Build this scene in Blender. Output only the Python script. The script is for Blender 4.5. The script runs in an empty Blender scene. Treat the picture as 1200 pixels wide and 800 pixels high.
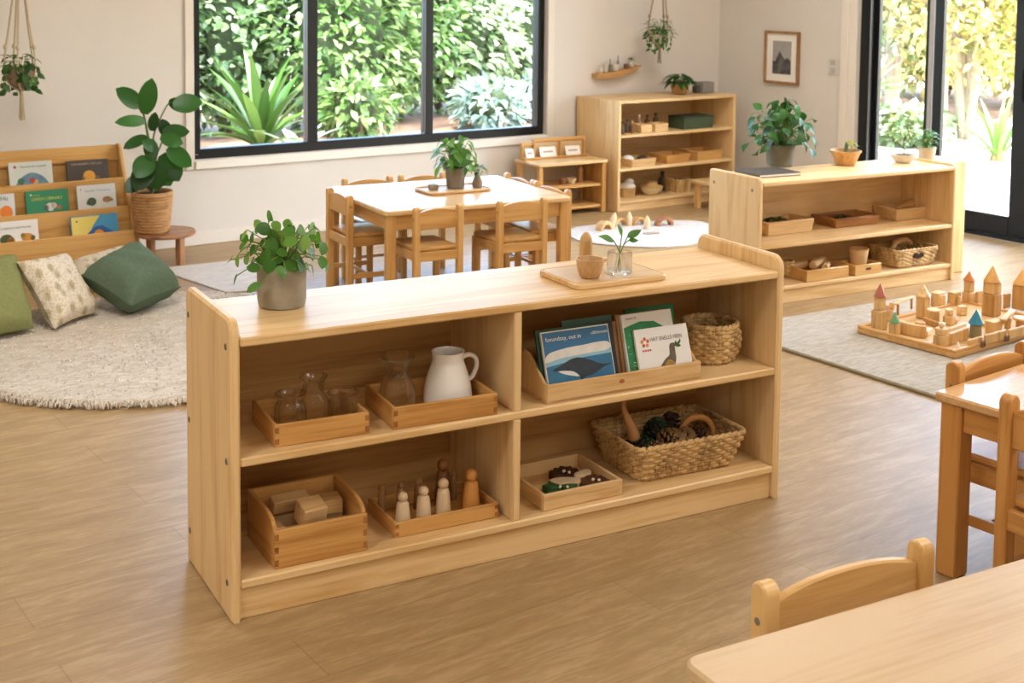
import bpy, math, random
from mathutils import Vector, Matrix
PI = math.pi
R = math.radians
rnd = random.Random(11)
SC = bpy.context.scene
COL = SC.collection

# ------------------------------------------------------------------ camera numbers
CAM = Vector((0, 0, 1.4872))
CR = Vector((0.8148, -0.5797, 0.0108)).normalized()
CF = Vector((0.5786, 0.8119, -0.0779)).normalized()
CU = CR.cross(CF).normalized()
CR = CF.cross(CU).normalized()
FPX, PYC = 1524.74, 98.03

def ray(u, v):
    return CF + CR * ((u - 600) / FPX) - CU * ((v - PYC) / FPX)
def fz(u, v, z=0.0):
    d = ray(u, v); return CAM + d * ((z - CAM.z) / d.z)
def fy(u, v, y):
    d = ray(u, v); return CAM + d * (y / d.y)
def fx(u, v, x):
    d = ray(u, v); return CAM + d * (x / d.x)

# ------------------------------------------------------------------ mesh collector
class M:
    def __init__(s):
        s.v, s.f, s.mi = [], [], []
    def add(s, vs, fs, m=0, T=None):
        b = len(s.v)
        if T is not None:
            s.v += [tuple(T @ Vector(p)) for p in vs]
        else:
            s.v += [tuple(p) for p in vs]
        for f in fs:
            s.f.append(tuple(b + i for i in f)); s.mi.append(m)
        return s
    def box(s, x0, x1, y0, y1, z0, z1, b=0.0, m=0, T=None):
        b = min(b, 0.45 * min(x1 - x0, y1 - y0, z1 - z0))
        if b <= 0:
            vs = [(x, y, z) for x in (x0, x1) for y in (y0, y1) for z in (z0, z1)]
            fs = [(0, 1, 3, 2), (4, 6, 7, 5), (0, 4, 5, 1), (2, 3, 7, 6), (0, 2, 6, 4), (1, 5, 7, 3)]
            return s.add(vs, fs, m, T)
        vs = []; ix = {}
        for i in (0, 1):
            for j in (0, 1):
                for k in (0, 1):
                    c = ((x0, x1)[i], (y0, y1)[j], (z0, z1)[k]); sg = (1 - 2 * i, 1 - 2 * j, 1 - 2 * k)
                    for a in range(3):
                        p = [c[q] + (0 if q == a else sg[q] * b) for q in range(3)]
                        ix[(i, j, k, a)] = len(vs); vs.append(p)
        fs = []
        for a in range(3):
            o = [q for q in range(3) if q != a]
            for e in (0, 1):
                q = []
                for (p1, p2) in ((0, 0), (1, 0), (1, 1), (0, 1)):
                    k = [0, 0, 0]; k[a] = e; k[o[0]] = p1; k[o[1]] = p2
                    q.append(ix[(k[0], k[1], k[2], a)])
                fs.append(q)
            for p1 in (0, 1):
                for p2 in (0, 1):
                    k = [0, 0, 0]; k[o[0]] = p1; k[o[1]] = p2
                    k0 = list(k); k0[a] = 0; k1 = list(k); k1[a] = 1
                    fs.append([ix[(*k0, o[0])], ix[(*k1, o[0])], ix[(*k1, o[1])], ix[(*k0, o[1])]])
        for i in (0, 1):
            for j in (0, 1):
                for k in (0, 1):
                    fs.append([ix[(i, j, k, 0)], ix[(i, j, k, 1)], ix[(i, j, k, 2)]])
        return s.add(vs, fs, m, T)
    def lathe(s, prof, n=24, c=(0, 0, 0), m=0, T=None, loop=False):
        vs, fs, ring = [], [], []
        for (r, z) in prof:
            if r < 1e-6:
                ring.append([len(vs)]); vs.append((c[0], c[1], c[2] + z))
            else:
                ring.append(list(range(len(vs), len(vs) + n)))
                vs += [(c[0] + r * math.cos(2 * PI * i / n), c[1] + r * math.sin(2 * PI * i / n), c[2] + z) for i in range(n)]
        pr = list(zip(ring, ring[1:])) + ([(ring[-1], ring[0])] if loop else [])
        for a, b in pr:
            if len(a) == 1 and len(b) == 1: continue
            for i in range(n):
                j = (i + 1) % n
                if len(a) == 1: fs.append((a[0], b[j], b[i]))
                elif len(b) == 1: fs.append((a[i], a[j], b[0]))
                else: fs.append((a[i], a[j], b[j], b[i]))
        return s.add(vs, fs, m, T)
    def cyl(s, c, r, h, n=20, b=0.0, m=0, T=None, r2=None):
        r2 = r if r2 is None else r2
        if b <= 0: p = [(0, 0), (r, 0), (r2, h), (0, h)]
        else: p = [(0, 0), (r - b, 0), (r, b), (r2, h - b), (r2 - b, h), (0, h)]
        return s.lathe(p, n, c, m, T)
    def ball(s, c, r, n=14, k=9, sc=(1, 1, 1), m=0, T=None):
        T0 = Matrix.Translation(Vector(c)) @ Matrix.Diagonal((*sc, 1))
        if T is not None: T0 = T @ T0
        p = [(r * math.sin(PI * i / k), -r * math.cos(PI * i / k)) for i in range(k + 1)]
        p[0] = (0, -r); p[-1] = (0, r)
        return s.lathe(p, n, (0, 0, 0), m, T0)
    def tube(s, path, r, n=8, closed=False, m=0, T=None, cap=True):
        P = [Vector(p) for p in path]; k = len(P)
        rr = r if isinstance(r, (list, tuple)) else [r] * k
        up = None; vs = []; fs = []
        for i in range(k):
            a = P[(i - 1) % k] if (closed or i > 0) else P[i]
            b = P[(i + 1) % k] if (closed or i < k - 1) else P[i]
            t = (b - a).normalized() if (b - a).length > 1e-9 else Vector((0, 0, 1))
            if up is None:
                up = Vector((0, 0, 1)) if abs(t.z) < 0.9 else Vector((1, 0, 0))
            n1 = (up - t * up.dot(t))
            n1 = n1.normalized() if n1.length > 1e-6 else t.orthogonal().normalized()
            up = n1; n2 = t.cross(n1)
            for j in range(n):
                an = 2 * PI * j / n
                vs.append(P[i] + (n1 * math.cos(an) + n2 * math.sin(an)) * rr[i])
        for i in range(k if closed else k - 1):
            a, b = i * n, ((i + 1) % k) * n
            for j in range(n):
                j2 = (j + 1) % n
                fs.append((a + j, a + j2, b + j2, b + j))
        if cap and not closed:
            fs.append(tuple(range(n - 1, -1, -1))); fs.append(tuple(range((k - 1) * n, k * n)))
        return s.add(vs, fs, m, T)
    def prism(s, poly, z0, z1, b=0.0, m=0, T=None):
        n = len(poly)
        ar = sum(poly[i][0] * poly[(i + 1) % n][1] - poly[(i + 1) % n][0] * poly[i][1] for i in range(n))
        if ar < 0: poly = poly[::-1]
        def inset(d):
            out = []
            for i in range(n):
                p, q, w = Vector(poly[i - 1]), Vector(poly[i]), Vector(poly[(i + 1) % n])
                e1 = (q - p).normalized() if (q - p).length > 1e-9 else Vector((1, 0)); e2 = (w - q).normalized() if (w - q).length > 1e-9 else e1
                n1, n2 = Vector((-e1.y, e1.x)), Vector((-e2.y, e2.x))
                h = n1 + n2
                if h.length < 1e-6: h = n1
                h.normalize(); c = max(0.35, h.dot(n1))
                o = q + h * (d / c); out.append((o.x, o.y))
            return out
        if b > 0:
            pi_ = inset(b); L = [(pi_, z0), (poly, z0 + b), (poly, z1 - b), (pi_, z1)]
        else: L = [(poly, z0), (poly, z1)]
        vs, fs = [], []
        for pl, z in L: vs += [(x, y, z) for x, y in pl]
        fs.append(tuple(range(n - 1, -1, -1))); k = len(L) - 1
        fs.append(tuple(range(k * n, k * n + n)))
        for a in range(k):
            for i in range(n):
                j = (i + 1) % n
                fs.append((a * n + i, a * n + j, (a + 1) * n + j, (a + 1) * n + i))
        return s.add(vs, fs, m, T)
    def leaf(s, base, d, nrm, L, W, droop=0.25, fold=0.25, kind='ovate', seg=5, m=0):
        d = Vector(d).normalized(); nrm = Vector(nrm)
        nrm = (nrm - d * nrm.dot(d)); nrm = nrm.normalized() if nrm.length > 1e-5 else d.orthogonal().normalized()
        sd = d.cross(nrm); base = Vector(base); vs = []; fs = []
        for i in range(seg + 1):
            t = i / seg
            if kind == 'ovate': w = math.sin(PI * min(1, t * 0.97 + 0.03) ** 0.72) if t < 1 else 0.0
            elif kind == 'oval': w = math.sin(PI * min(1, t * 0.96 + 0.04)) ** .55 * (1 - .12 * t) if t < 1 else 0.0
            elif kind == 'round': w = math.sqrt(max(0, 1 - (2 * t - 1) ** 2)) * 1.0
            elif kind == 'strap': w = (0.55 + 0.9 * t) * (1 - t ** 3) if t < 1 else 0.0
            else: w = math.sin(PI * t) ** 0.8
            w = max(w, 0.02) * W * 0.5
            c = base + d * (L * t) - nrm * (droop * L * t * t)
            vs += [c - sd * w + nrm * (fold * w), c, c + sd * w + nrm * (fold * w)]
        for i in range(seg):
            a = i * 3
            fs += [(a, a + 1, a + 4, a + 3), (a + 1, a + 2, a + 5, a + 4)]
        return s.add(vs, fs, m)

def mesh_from(name, m, mats, smooth=40):
    me = bpy.data.meshes.new(name)
    me.from_pydata(m.v, [], m.f)
    if not isinstance(mats, (list, tuple)): mats = [mats]
    for a in mats: me.materials.append(a)
    if len(mats) > 1: me.polygons.foreach_set('material_index', m.mi)
    if smooth is not None:
        me.polygons.foreach_set('use_smooth', [True] * len(me.polygons))
        me.set_sharp_from_angle(angle=R(smooth))
    me.update()
    return me
def obj(name, m, mats, parent=None, smooth=40):
    o = bpy.data.objects.new(name, mesh_from(name, m, mats, smooth)); COL.objects.link(o)
    if parent is not None: o.parent = parent
    return o
def tag(o, label, cat, group=None, kind=None):
    o['label'] = label; o['category'] = cat
    if group: o['group'] = group
    if kind: o['kind'] = kind
    return o
def thing(name, label, cat, loc=(0, 0, 0), rz=0.0, group=None, rot=None):
    o = bpy.data.objects.new(name, None); COL.objects.link(o)
    o.empty_display_size = 0.05
    o.location = loc; o.rotation_euler = rot if rot is not None else (0, 0, rz)
    return tag(o, label, cat, group)
def single(name, m, mats, label, cat, loc=(0, 0, 0), rz=0.0, group=None, smooth=40, rot=None):
    o = obj(name, m, mats, None, smooth); o.location = loc; o.rotation_euler = rot if rot is not None else (0, 0, rz)
    return tag(o, label, cat, group)
def struct(name, m, mats, parent=None, smooth=40, label=None):
    o = obj(name, m, mats, parent, smooth); o['kind'] = 'structure'
    return o
def dup(root, label, loc=None, rz=None, group=None):
    c = root.copy(); COL.objects.link(c); c['label'] = label
    if loc is not None: c.location = loc
    if rz is not None: c.rotation_euler = (0, 0, rz)
    if group: c['group'] = group
    for ch in list(root.children):
        d = ch.copy(); COL.objects.link(d); d.parent = c
        for g in list(ch.children):
            e = g.copy(); COL.objects.link(e); e.parent = d
    return c
def rrect(x0, x1, y0, y1, r, n=5):
    out = []
    for cx, cy, a0 in ((x1 - r, y1 - r, 0), (x0 + r, y1 - r, 90), (x0 + r, y0 + r, 180), (x1 - r, y0 + r, 270)):
        for i in range(n + 1):
            a = R(a0 + 90 * i / n); out.append((cx + r * math.cos(a), cy + r * math.sin(a)))
    return out
def smooth_loop(pts, n=6, closed=True):
    out = []; k = len(pts)
    for i in range(k if closed else k - 1):
        p0, p1, p2, p3 = [Vector(pts[(i + q) % k]) if closed else Vector(pts[min(max(i + q, 0), k - 1)]) for q in (-1, 0, 1, 2)]
        for j in range(n):
            t = j / n
            out.append(tuple(0.5 * ((2 * p1) + (p2 - p0) * t + (2 * p0 - 5 * p1 + 4 * p2 - p3) * t * t + (3 * p1 - p0 - 3 * p2 + p3) * t ** 3)))
    if not closed: out.append(tuple(pts[-1]))
    return out
XZ = Matrix(((1, 0, 0, 0), (0, 0, -1, 0), (0, 1, 0, 0), (0, 0, 0, 1)))     # (x,y,z)->(x,-z,y): prism in the x-z plane
YZ = Matrix(((0, 0, 1, 0), (1, 0, 0, 0), (0, 1, 0, 0), (0, 0, 0, 1)))      # (x,y,z)->(z,x,y): prism in the y-z plane

# ------------------------------------------------------------------ materials
def lin(h):
    h = h.lstrip('#'); o = []
    for i in (0, 2, 4):
        c = int(h[i:i + 2], 16) / 255
        o.append(c / 12.92 if c <= 0.04045 else ((c + 0.055) / 1.055) ** 2.4)
    return (*o, 1.0)
_mc = {}
def base(name):
    m = bpy.data.materials.new(name); m.use_nodes = True
    nt = m.node_tree; b = nt.nodes['Principled BSDF']
    return m, nt, b
def nd(nt, t, **k):
    n = nt.nodes.new(t)
    for a, v in k.items():
        if hasattr(n, a) and a not in n.inputs: setattr(n, a, v)
        else: n.inputs[a].default_value = v
    return n
def ramp(nt, cols, fac):
    r = nt.nodes.new('ShaderNodeValToRGB'); e = r.color_ramp.elements
    while len(e) < len(cols): e.new(0.5)
    for i, (p, c) in enumerate(cols):
        e[i].position = p; e[i].color = c if not isinstance(c, str) else lin(c)
    nt.links.new(fac, r.inputs[0]); return r
def coords(nt, scale, rot=(0, 0, 0), rand=True):
    tc = nt.nodes.new('ShaderNodeTexCoord'); mp = nt.nodes.new('ShaderNodeMapping')
    mp.inputs['Scale'].default_value = scale; mp.inputs['Rotation'].default_value = rot
    nt.links.new(tc.outputs['Object'], mp.inputs['Vector'])
    if rand:
        oi = nt.nodes.new('ShaderNodeObjectInfo')
        mu = nt.nodes.new('ShaderNodeMath'); mu.operation = 'MULTIPLY'; mu.inputs[1].default_value = 37.0
        nt.links.new(oi.outputs['Random'], mu.inputs[0])
        nt.links.new(mu.outputs[0], mp.inputs['Location'])
    return mp.outputs['Vector']
def wood(light, dark, axis='x', rough=0.38, scale=1.0, knots=0.5, spec=0.45):
    key = ('wood', light, dark, axis, rough, scale, knots)
    if key in _mc: return _mc[key]
    m, nt, b = base('wood_%s_%s' % (light.strip('#'), axis))
    a = 'xyz'.index(axis)
    s1 = [9 * scale] * 3; s1[a] = 0.9 * scale
    s2 = [95 * scale] * 3; s2[a] = 3.5 * scale
    n1 = nd(nt, 'ShaderNodeTexNoise', Scale=1.0, Detail=4.0, Roughness=0.55, Distortion=1.2)
    nt.links.new(coords(nt, s1), n1.inputs['Vector'])
    n2 = nd(nt, 'ShaderNodeTexNoise', Scale=1.0, Detail=3.0, Roughness=0.6)
    nt.links.new(coords(nt, s2), n2.inputs['Vector'])
    mx = nt.nodes.new('ShaderNodeMath'); mx.operation = 'MULTIPLY_ADD'
    nt.links.new(n2.outputs[0], mx.inputs[0]); mx.inputs[1].default_value = 0.45
    nt.links.new(n1.outputs[0], mx.inputs[2])
    r = ramp(nt, [(0.54, dark), (0.77, light), (1.0, light)], mx.outputs[0])
    nt.links.new(r.outputs[0], b.inputs['Base Color'])
    b.inputs['Roughness'].default_value = rough
    b.inputs['Specular IOR Level'].default_value = spec
    bp = nd(nt, 'ShaderNodeBump', Strength=0.06, Distance=0.002)
    nt.links.new(n2.outputs[0], bp.inputs['Height']); nt.links.new(bp.outputs[0], b.inputs['Normal'])
    _mc[key] = m; return m
def plain(col, rough=0.6, var=0.0, scale=30.0, metal=0.0, bump=0.0, spec=0.4, col2=None, name=None):
    key = ('plain', col, rough, var, scale, metal, bump, col2)
    if key in _mc: return _mc[key]
    m, nt, b = base(name or 'paint_%s' % col.strip('#'))
    c = lin(col); b.inputs['Base Color'].default_value = c
    b.inputs['Roughness'].default_value = rough; b.inputs['Metallic'].default_value = metal
    b.inputs['Specular IOR Level'].default_value = spec
    if var > 0 or bump > 0 or col2:
        n = nd(nt, 'ShaderNodeTexNoise', Scale=1.0, Detail=5.0, Roughness=0.6)
        nt.links.new(coords(nt, (scale,) * 3), n.inputs['Vector'])
        c2 = lin(col2) if col2 else tuple(max(0, x * (1 - var)) for x in c[:3]) + (1,)
        r = ramp(nt, [(0.35, c2), (0.65, c)], n.outputs[0])
        nt.links.new(r.outputs[0], b.inputs['Base Color'])
        if bump > 0:
            bp = nd(nt, 'ShaderNodeBump', Strength=bump, Distance=0.01)
            nt.links.new(n.outputs[0], bp.inputs['Height']); nt.links.new(bp.outputs[0], b.inputs['Normal'])
    _mc[key] = m; return m
def leafmat(c1, c2, c3=None, rough=0.4, trans=0.3):
    key = ('leaf', c1, c2, c3, trans)
    if key in _mc: return _mc[key]
    m, nt, b = base('leaf_%s' % c1.strip('#'))
    g = nt.nodes.new('ShaderNodeNewGeometry')
    cols = [(0.0, c1), (0.6, c2), (1.0, c3 or c2)]
    r = ramp(nt, cols, g.outputs['Random Per Island'])
    nt.links.new(r.outputs[0], b.inputs['Base Color']); b.inputs['Roughness'].default_value = rough
    b.inputs['Specular IOR Level'].default_value = 0.4
    tr = nt.nodes.new('ShaderNodeBsdfTranslucent'); nt.links.new(r.outputs[0], tr.inputs[0])
    ms = nt.nodes.new('ShaderNodeMixShader'); ms.inputs[0].default_value = trans
    out = nt.nodes['Material Output']
    nt.links.new(b.outputs[0], ms.inputs[1]); nt.links.new(tr.outputs[0], ms.inputs[2]); nt.links.new(ms.outputs[0], out.inputs[0])
    _mc[key] = m; return m
def glass(col='#ffffff', rough=0.0, ior=1.45):
    key = ('glass', col)
    if key in _mc: return _mc[key]
    m, nt, b = base('clear_glass')
    b.inputs['Base Color'].default_value = lin(col); b.inputs['Roughness'].default_value = rough
    b.inputs['Transmission Weight'].default_value = 1.0; b.inputs['IOR'].default_value = ior
    t = nt.nodes.new('ShaderNodeBsdfTransparent'); t.inputs[0].default_value = (.99, .995, .99, 1)
    lw = nt.nodes.new('ShaderNodeLayerWeight'); lw.inputs[0].default_value = .35
    mr = nt.nodes.new('ShaderNodeMapRange'); mr.inputs[1].default_value = .05; mr.inputs[2].default_value = .8; mr.inputs[3].default_value = .42; mr.inputs[4].default_value = .95
    ms = nt.nodes.new('ShaderNodeMixShader'); nt.links.new(lw.outputs['Facing'], mr.inputs[0]); nt.links.new(mr.outputs[0], ms.inputs[0])
    nt.links.new(t.outputs[0], ms.inputs[1]); nt.links.new(b.outputs[0], ms.inputs[2]); nt.links.new(ms.outputs[0], nt.nodes['Material Output'].inputs[0])
    _mc[key] = m; return m
def pane():
    if 'pane' in _mc: return _mc['pane']
    m = bpy.data.materials.new('window_glass'); m.use_nodes = True; nt = m.node_tree
    for n in list(nt.nodes): nt.nodes.remove(n)
    out = nt.nodes.new('ShaderNodeOutputMaterial'); t = nt.nodes.new('ShaderNodeBsdfTransparent'); t.inputs[0].default_value = (0.97, 0.985, 0.98, 1)
    g = nt.nodes.new('ShaderNodeBsdfGlossy'); g.inputs['Roughness'].default_value = 0.0
    fr = nt.nodes.new('ShaderNodeFresnel'); fr.inputs[0].default_value = 1.3
    ms = nt.nodes.new('ShaderNodeMixShader'); nt.links.new(fr.outputs[0], ms.inputs[0])
    nt.links.new(t.outputs[0], ms.inputs[1]); nt.links.new(g.outputs[0], ms.inputs[2]); nt.links.new(ms.outputs[0], out.inputs[0])
    _mc['pane'] = m; return m

BIRCH_L, BIRCH_D = '#e8c691', '#d2a86c'
def birch(ax='x'): return wood(BIRCH_L, BIRCH_D, ax, 0.4, 1.0)
def oak(ax='x'): return wood('#d29f5c', '#b47e3e', ax, 0.42, 1.6)          # honey tray wood
def beech(ax='x'): return wood('#d6a766', '#bf8b4a', ax, 0.32, 1.2)        # chairs and tables
def pale(ax='x'): return wood('#deba85', '#c99c62', ax, 0.5, 2.0)          # bare pale wood
def tablew(ax='x'): return wood('#e2bf8c', '#d0a468', ax, 0.26, 1.0)
BLACK = plain('#15181a', 0.35, name='black_aluminium')
STEEL = plain('#8f8a80', 0.35, metal=0.9, name='screw_metal')
WICKER = wood('#c79a5c', '#94672f', 'z', 0.65, 3.0)
SOIL = plain('#3a2a1c', 0.95, 0.5, 80, bump=0.6, name='soil')
WHITEP = plain('#f3f1ec', 0.8, name='white_paper')
SKY, SUN, FILL_LIGHT_E, EXPO = 3.0, 17.0, 29.0, 0.24
FILL_LIGHTS = [(-0.2, -1.0), (3.4, -1.0), (-0.7, 1.9), (3.5, 1.0), (5.6, 2.6), (1.4, 4.4), (5.0, 4.8)]
# ================================================================== THE SETTING
YB, XR, XL, YF, ZC = 6.88, 6.763, -1.7, -2.2, 2.62
def floor_mat():
    m, nt, b = base('floor_planks')
    br = nd(nt, 'ShaderNodeTexBrick', Scale=1.0)
    br.inputs['Brick Width'].default_value = 1.25; br.inputs['Row Height'].default_value = 0.185
    br.inputs['Mortar Size'].default_value = 0.0016; br.inputs['Mortar Smooth'].default_value = 0.1
    br.inputs['Color1'].default_value = (0.3, 0.3, 0.3, 1); br.inputs['Color2'].default_value = (0.7, 0.7, 0.7, 1)
    br.inputs['Mortar'].default_value = (0.5, 0.5, 0.5, 1)
    br.offset = 0.37
    nt.links.new(coords(nt, (1, 1, 1), rand=False), br.inputs['Vector'])
    n1 = nd(nt, 'ShaderNodeTexNoise', Scale=1.0, Detail=5.0, Roughness=0.62, Distortion=0.8)
    nt.links.new(coords(nt, (5, 30, 10), rand=False), n1.inputs['Vector'])
    n2 = nd(nt, 'ShaderNodeTexNoise', Scale=1.0, Detail=4.0, Roughness=0.7)
    nt.links.new(coords(nt, (22, 150, 10), rand=False), n2.inputs['Vector'])
    a = nt.nodes.new('ShaderNodeMath'); a.operation = 'MULTIPLY_ADD'; a.inputs[1].default_value = 0.55
    nt.links.new(n2.outputs[0], a.inputs[0]); nt.links.new(n1.outputs[0], a.inputs[2])
    c = nt.nodes.new('ShaderNodeMath'); c.operation = 'MULTIPLY_ADD'; c.inputs[1].default_value = 0.16
    nt.links.new(br.outputs['Color'], c.inputs[0]); nt.links.new(a.outputs[0], c.inputs[2])
    r = ramp(nt, [(0.55, FLOOR_D), (0.85, FLOOR_M), (1.12, FLOOR_L)], c.outputs[0])
    mx = nt.nodes.new('ShaderNodeMixRGB'); mx.inputs[2].default_value = lin('#6b5238')
    k = nt.nodes.new('ShaderNodeMath'); k.operation = 'MULTIPLY'; k.inputs[1].default_value = 0.4
    nt.links.new(br.outputs['Fac'], k.inputs[0]); nt.links.new(k.outputs[0], mx.inputs[0])
    nt.links.new(r.outputs[0], mx.inputs[1]); nt.links.new(mx.outputs[0], b.inputs['Base Color'])
    b.inputs['Roughness'].default_value = 0.4; b.inputs['Specular IOR Level'].default_value = 0.5
    bp = nd(nt, 'ShaderNodeBump', Strength=0.12, Distance=0.002); nt.links.new(a.outputs[0], bp.inputs['Height']); nt.links.new(bp.outputs[0], b.inputs['Normal'])
    return m
FLOOR_D, FLOOR_M, FLOOR_L = '#94774e', '#a4885f', '#b2966d'
WALL = plain('#ddd6cd', 0.85, 0.03, 3.0, bump=0.02, name='wall_paint')
TRIMW = plain('#e4dcd1', 0.5, name='trim_paint')
CEIL = plain('#f2eee6', 0.9, name='ceiling_paint')

m = M(); m.box(XL, XR, YF, YB, -0.12, 0.0); struct('floor', m, floor_mat())
wx0, wx1, wz0, wz1 = 2.735, 5.185, 0.478, 2.06
m = M()
m.box(XL - .16, wx0, YB, YB + .16, -.12, ZC); m.box(wx1, XR + .16, YB, YB + .16, -.12, ZC)
m.box(wx0, wx1, YB, YB + .16, -.12, wz0); m.box(wx0, wx1, YB, YB + .16, wz1, ZC)
struct('wall_back', m, WALL, smooth=None)
dy0, dy1, dz1 = 2.9, 5.61, 2.12
m = M()
m.box(XR, XR + .16, dy1, YB, -.12, ZC); m.box(XR, XR + .16, YF, dy0, -.12, ZC); m.box(XR, XR + .16, dy0, dy1, dz1, ZC); m.box(XR, XR + .16, dy0, dy1, -.12, -.0)
struct('wall_right', m, plain('#d9d3ca', 0.85, 0.03, 3.0, name='wall_paint_cool'), smooth=None)
m = M(); m.box(XL - .16, XL, YF, YB, -.12, ZC); struct('wall_left', m, WALL, smooth=None)
m = M(); m.box(XL - .16, XR + .16, YF - .16, YF, -.12, ZC); struct('wall_front', m, WALL, smooth=None)
m = M(); m.box(XL - .5, XR + .75, YF - .4, YB + .45, ZC, ZC + .18); struct('ceiling', m, CEIL, smooth=None)
m = M(); m.box(XL, XR - .012, YB - .014, YB, 0, .075, .003); struct('baseboard_back', m, TRIMW)
m = M(); m.box(XR - .014, XR, dy1 + .13, YB - .014, 0, .075, .003); struct('baseboard_right', m, TRIMW)
m = M()                                                                 # timber trim round the window
t = .052
m.box(wx0 - t, wx0, YB - .012, YB, wz0 - t, wz1 + t, .003); m.box(wx1, wx1 + t, YB - .012, YB, wz0 - t, wz1 + t, .003)
m.box(wx0, wx1, YB - .012, YB, wz1, wz1 + t, .003)
struct('trim_1', m, TRIMW)
m = M(); m.box(wx0 - .0, wx1 + .0, YB - .022, YB + .04, wz0 - t, wz0 - .002, .004); struct('trim_2', m, plain('#f0ebe2', 0.4, name='sill_paint'))
m = M()
m.box(XR - .012, XR, dy1, dy1 + .06, 0, dz1 + .06, .003); m.box(XR - .022, XR, dy1 + .06, dy1 + .12, 0, dz1 + .12, .003); m.box(XR - .012, XR, dy0, dy1, dz1, dz1 + .06, .003)
struct('trim_3', m, TRIMW)

# window: black aluminium frame with three panes
fy0, fy1 = YB + .03, YB + .10
m = M()
m.box(wx0, wx0 + .05, fy0, fy1, wz0, wz1, .003); m.box(wx1 - .05, wx1, fy0, fy1, wz0, wz1, .003)
m.box(wx0 + .05, wx1 - .05, fy0, fy1, wz0, wz0 + .055, .003); m.box(wx0 + .05, wx1 - .05, fy0, fy1, wz1 - .055, wz1, .003)
win = struct('window_1', m, BLACK)
mu = ((3.452, 3.518), (4.268, 4.322))
for a, b_ in mu:
    m = M(); m.box(a, b_, fy0 + .004, fy1, wz0 + .055, wz1 - .055, .003); obj('mullion', m, BLACK, win)
for a, b_ in ((wx0 + .05, mu[0][0]), (mu[0][1], mu[1][0]), (mu[1][1], wx1 - .05)):
    m = M(); m.box(a, b_, YB + .06, YB + .066, wz0 + .055, wz1 - .055); obj('glass_pane', m, pane(), win, None)
m = M(); m.cyl((wx0 + .025, fy0 - .003, wz0 + .025), .007, .004, 12, T=None); obj('catch', m, plain('#9aa0a2', .3, metal=.8), win)

# sliding door: black frame, glass leaves
m = M(); ax0, ax1 = XR + .03, XR + .13
m.box(ax0, ax1, dy1 - .075, dy1, 0, dz1, .003); m.box(ax0, ax1, dy0, dy0 + .06, 0, dz1, .003); m.box(ax0, ax1, dy0 + .06, dy1 - .075, dz1 - .06, dz1, .003)
m.box(ax0 - .02, ax1, dy0 + .06, dy1 - .075, 0, .018, .003)
door = struct('door_1', m, BLACK)
def leafpanel(y0, y1, x0, x1, sl, sr, name):
    m = M(); z0, z1 = .02, dz1 - .062
    m.box(x0, x1, y1 - sl, y1, z0, z1, .003); m.box(x0, x1, y0, y0 + sr, z0, z1, .003)
    m.box(x0, x1, y0 + sr, y1 - sl, z0, z0 + .115, .003); m.box(x0, x1, y0 + sr, y1 - sl, z1 - .07, z1, .003)
    p = obj(name, m, BLACK, door)
    g = M(); xm = (x0 + x1) / 2; g.box(xm - .003, xm + .003, y0 + sr, y1 - sl, z0 + .115, z1 - .07); obj('glass_pane', g, pane(), p, None)
    return p
leafpanel(5.085, dy1 - .076, XR + .085, XR + .12, .03, .055, 'fixed_panel')
m = M(); m.box(XR + .04, XR + .085, 5.055, 5.085, .02, dz1 - .062, .003); obj('seal_strip', m, plain('#a9a7a3', .5), door)
pb = leafpanel(4.36, 5.045, XR + .04, XR + .075, .065, .125, 'sliding_panel')
m = M(); m.box(XR + .018, XR + .04, 4.40, 4.425, .82, 1.02, .004); m.box(XR + .012, XR + .02, 4.405, 4.42, .84, 1.0, .003); obj('door_handle', m, plain('#0c0d0e', .3), pb)
leafpanel(3.0, 4.355, XR + .085, XR + .12, .09, .07, 'fixed_panel')

# picture and switch on the right wall
pic = thing('framed_picture', 'small framed black-and-white landscape picture hanging on the side wall', 'picture', (XR, 6.252, .985))
def wallbox(m, y0, y1, z0, z1, d0, d1, b=0): m.box(-d1, -d0, y0, y1, z0, z1, b)
m = M(); w2, h2, f = .158, .182, .017
wallbox(m, -w2, -w2 + f, -h2, h2, 0, .026, .002); wallbox(m, w2 - f, w2, -h2, h2, 0, .026, .002); wallbox(m, -w2 + f, w2 - f, h2 - f, h2, 0, .026, .002); wallbox(m, -w2 + f, w2 - f, -h2, -h2 + f, 0, .026, .002)
obj('frame', m, wood('#a67c4e', '#7d5630', 'z', .4, 2), pic)
m = M(); wallbox(m, -w2 + f, w2 - f, -h2 + f, h2 - f, 0, .012); obj('mat_board', m, plain('#efeae2', .8), pic)
def photo_mat():
    mm, nt, b = base('grey_landscape_print')
    n = nd(nt, 'ShaderNodeTexNoise', Scale=22.0, Detail=5.0); tc = nt.nodes.new('ShaderNodeTexCoord'); nt.links.new(tc.outputs['Object'], n.inputs['Vector'])
    r = ramp(nt, [(0.3, '#2c2c2c'), (0.7, '#6d6b69')], n.outputs[0]); nt.links.new(r.outputs[0], b.inputs['Base Color']); b.inputs['Roughness'].default_value = .6
    return mm
m = M(); wallbox(m, -.085, .085, -.115, .115, .012, .0135); pr = obj('print', m, plain('#a8a5a1', .6, .12, 14), pic)
m = M()                                                                 # dark hills with a pointed peak
hill = [(-.085, -.115), (.085, -.115), (.085, -.02), (.06, -.03), (.045, .0), (.02, .045), (-.002, .01), (-.03, -.012), (-.05, .0), (-.085, -.025)]
m.prism(hill, .0135, .0142, T=Matrix(((0, 0, -1, 0), (1, 0, 0, 0), (0, 1, 0, 0), (0, 0, 0, 1)))); obj('hills', m, photo_mat(), pr)
sw = thing('light_switch', 'pale wall plate with two switches near the sliding door', 'switch', (XR, 5.80, .95))
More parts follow.
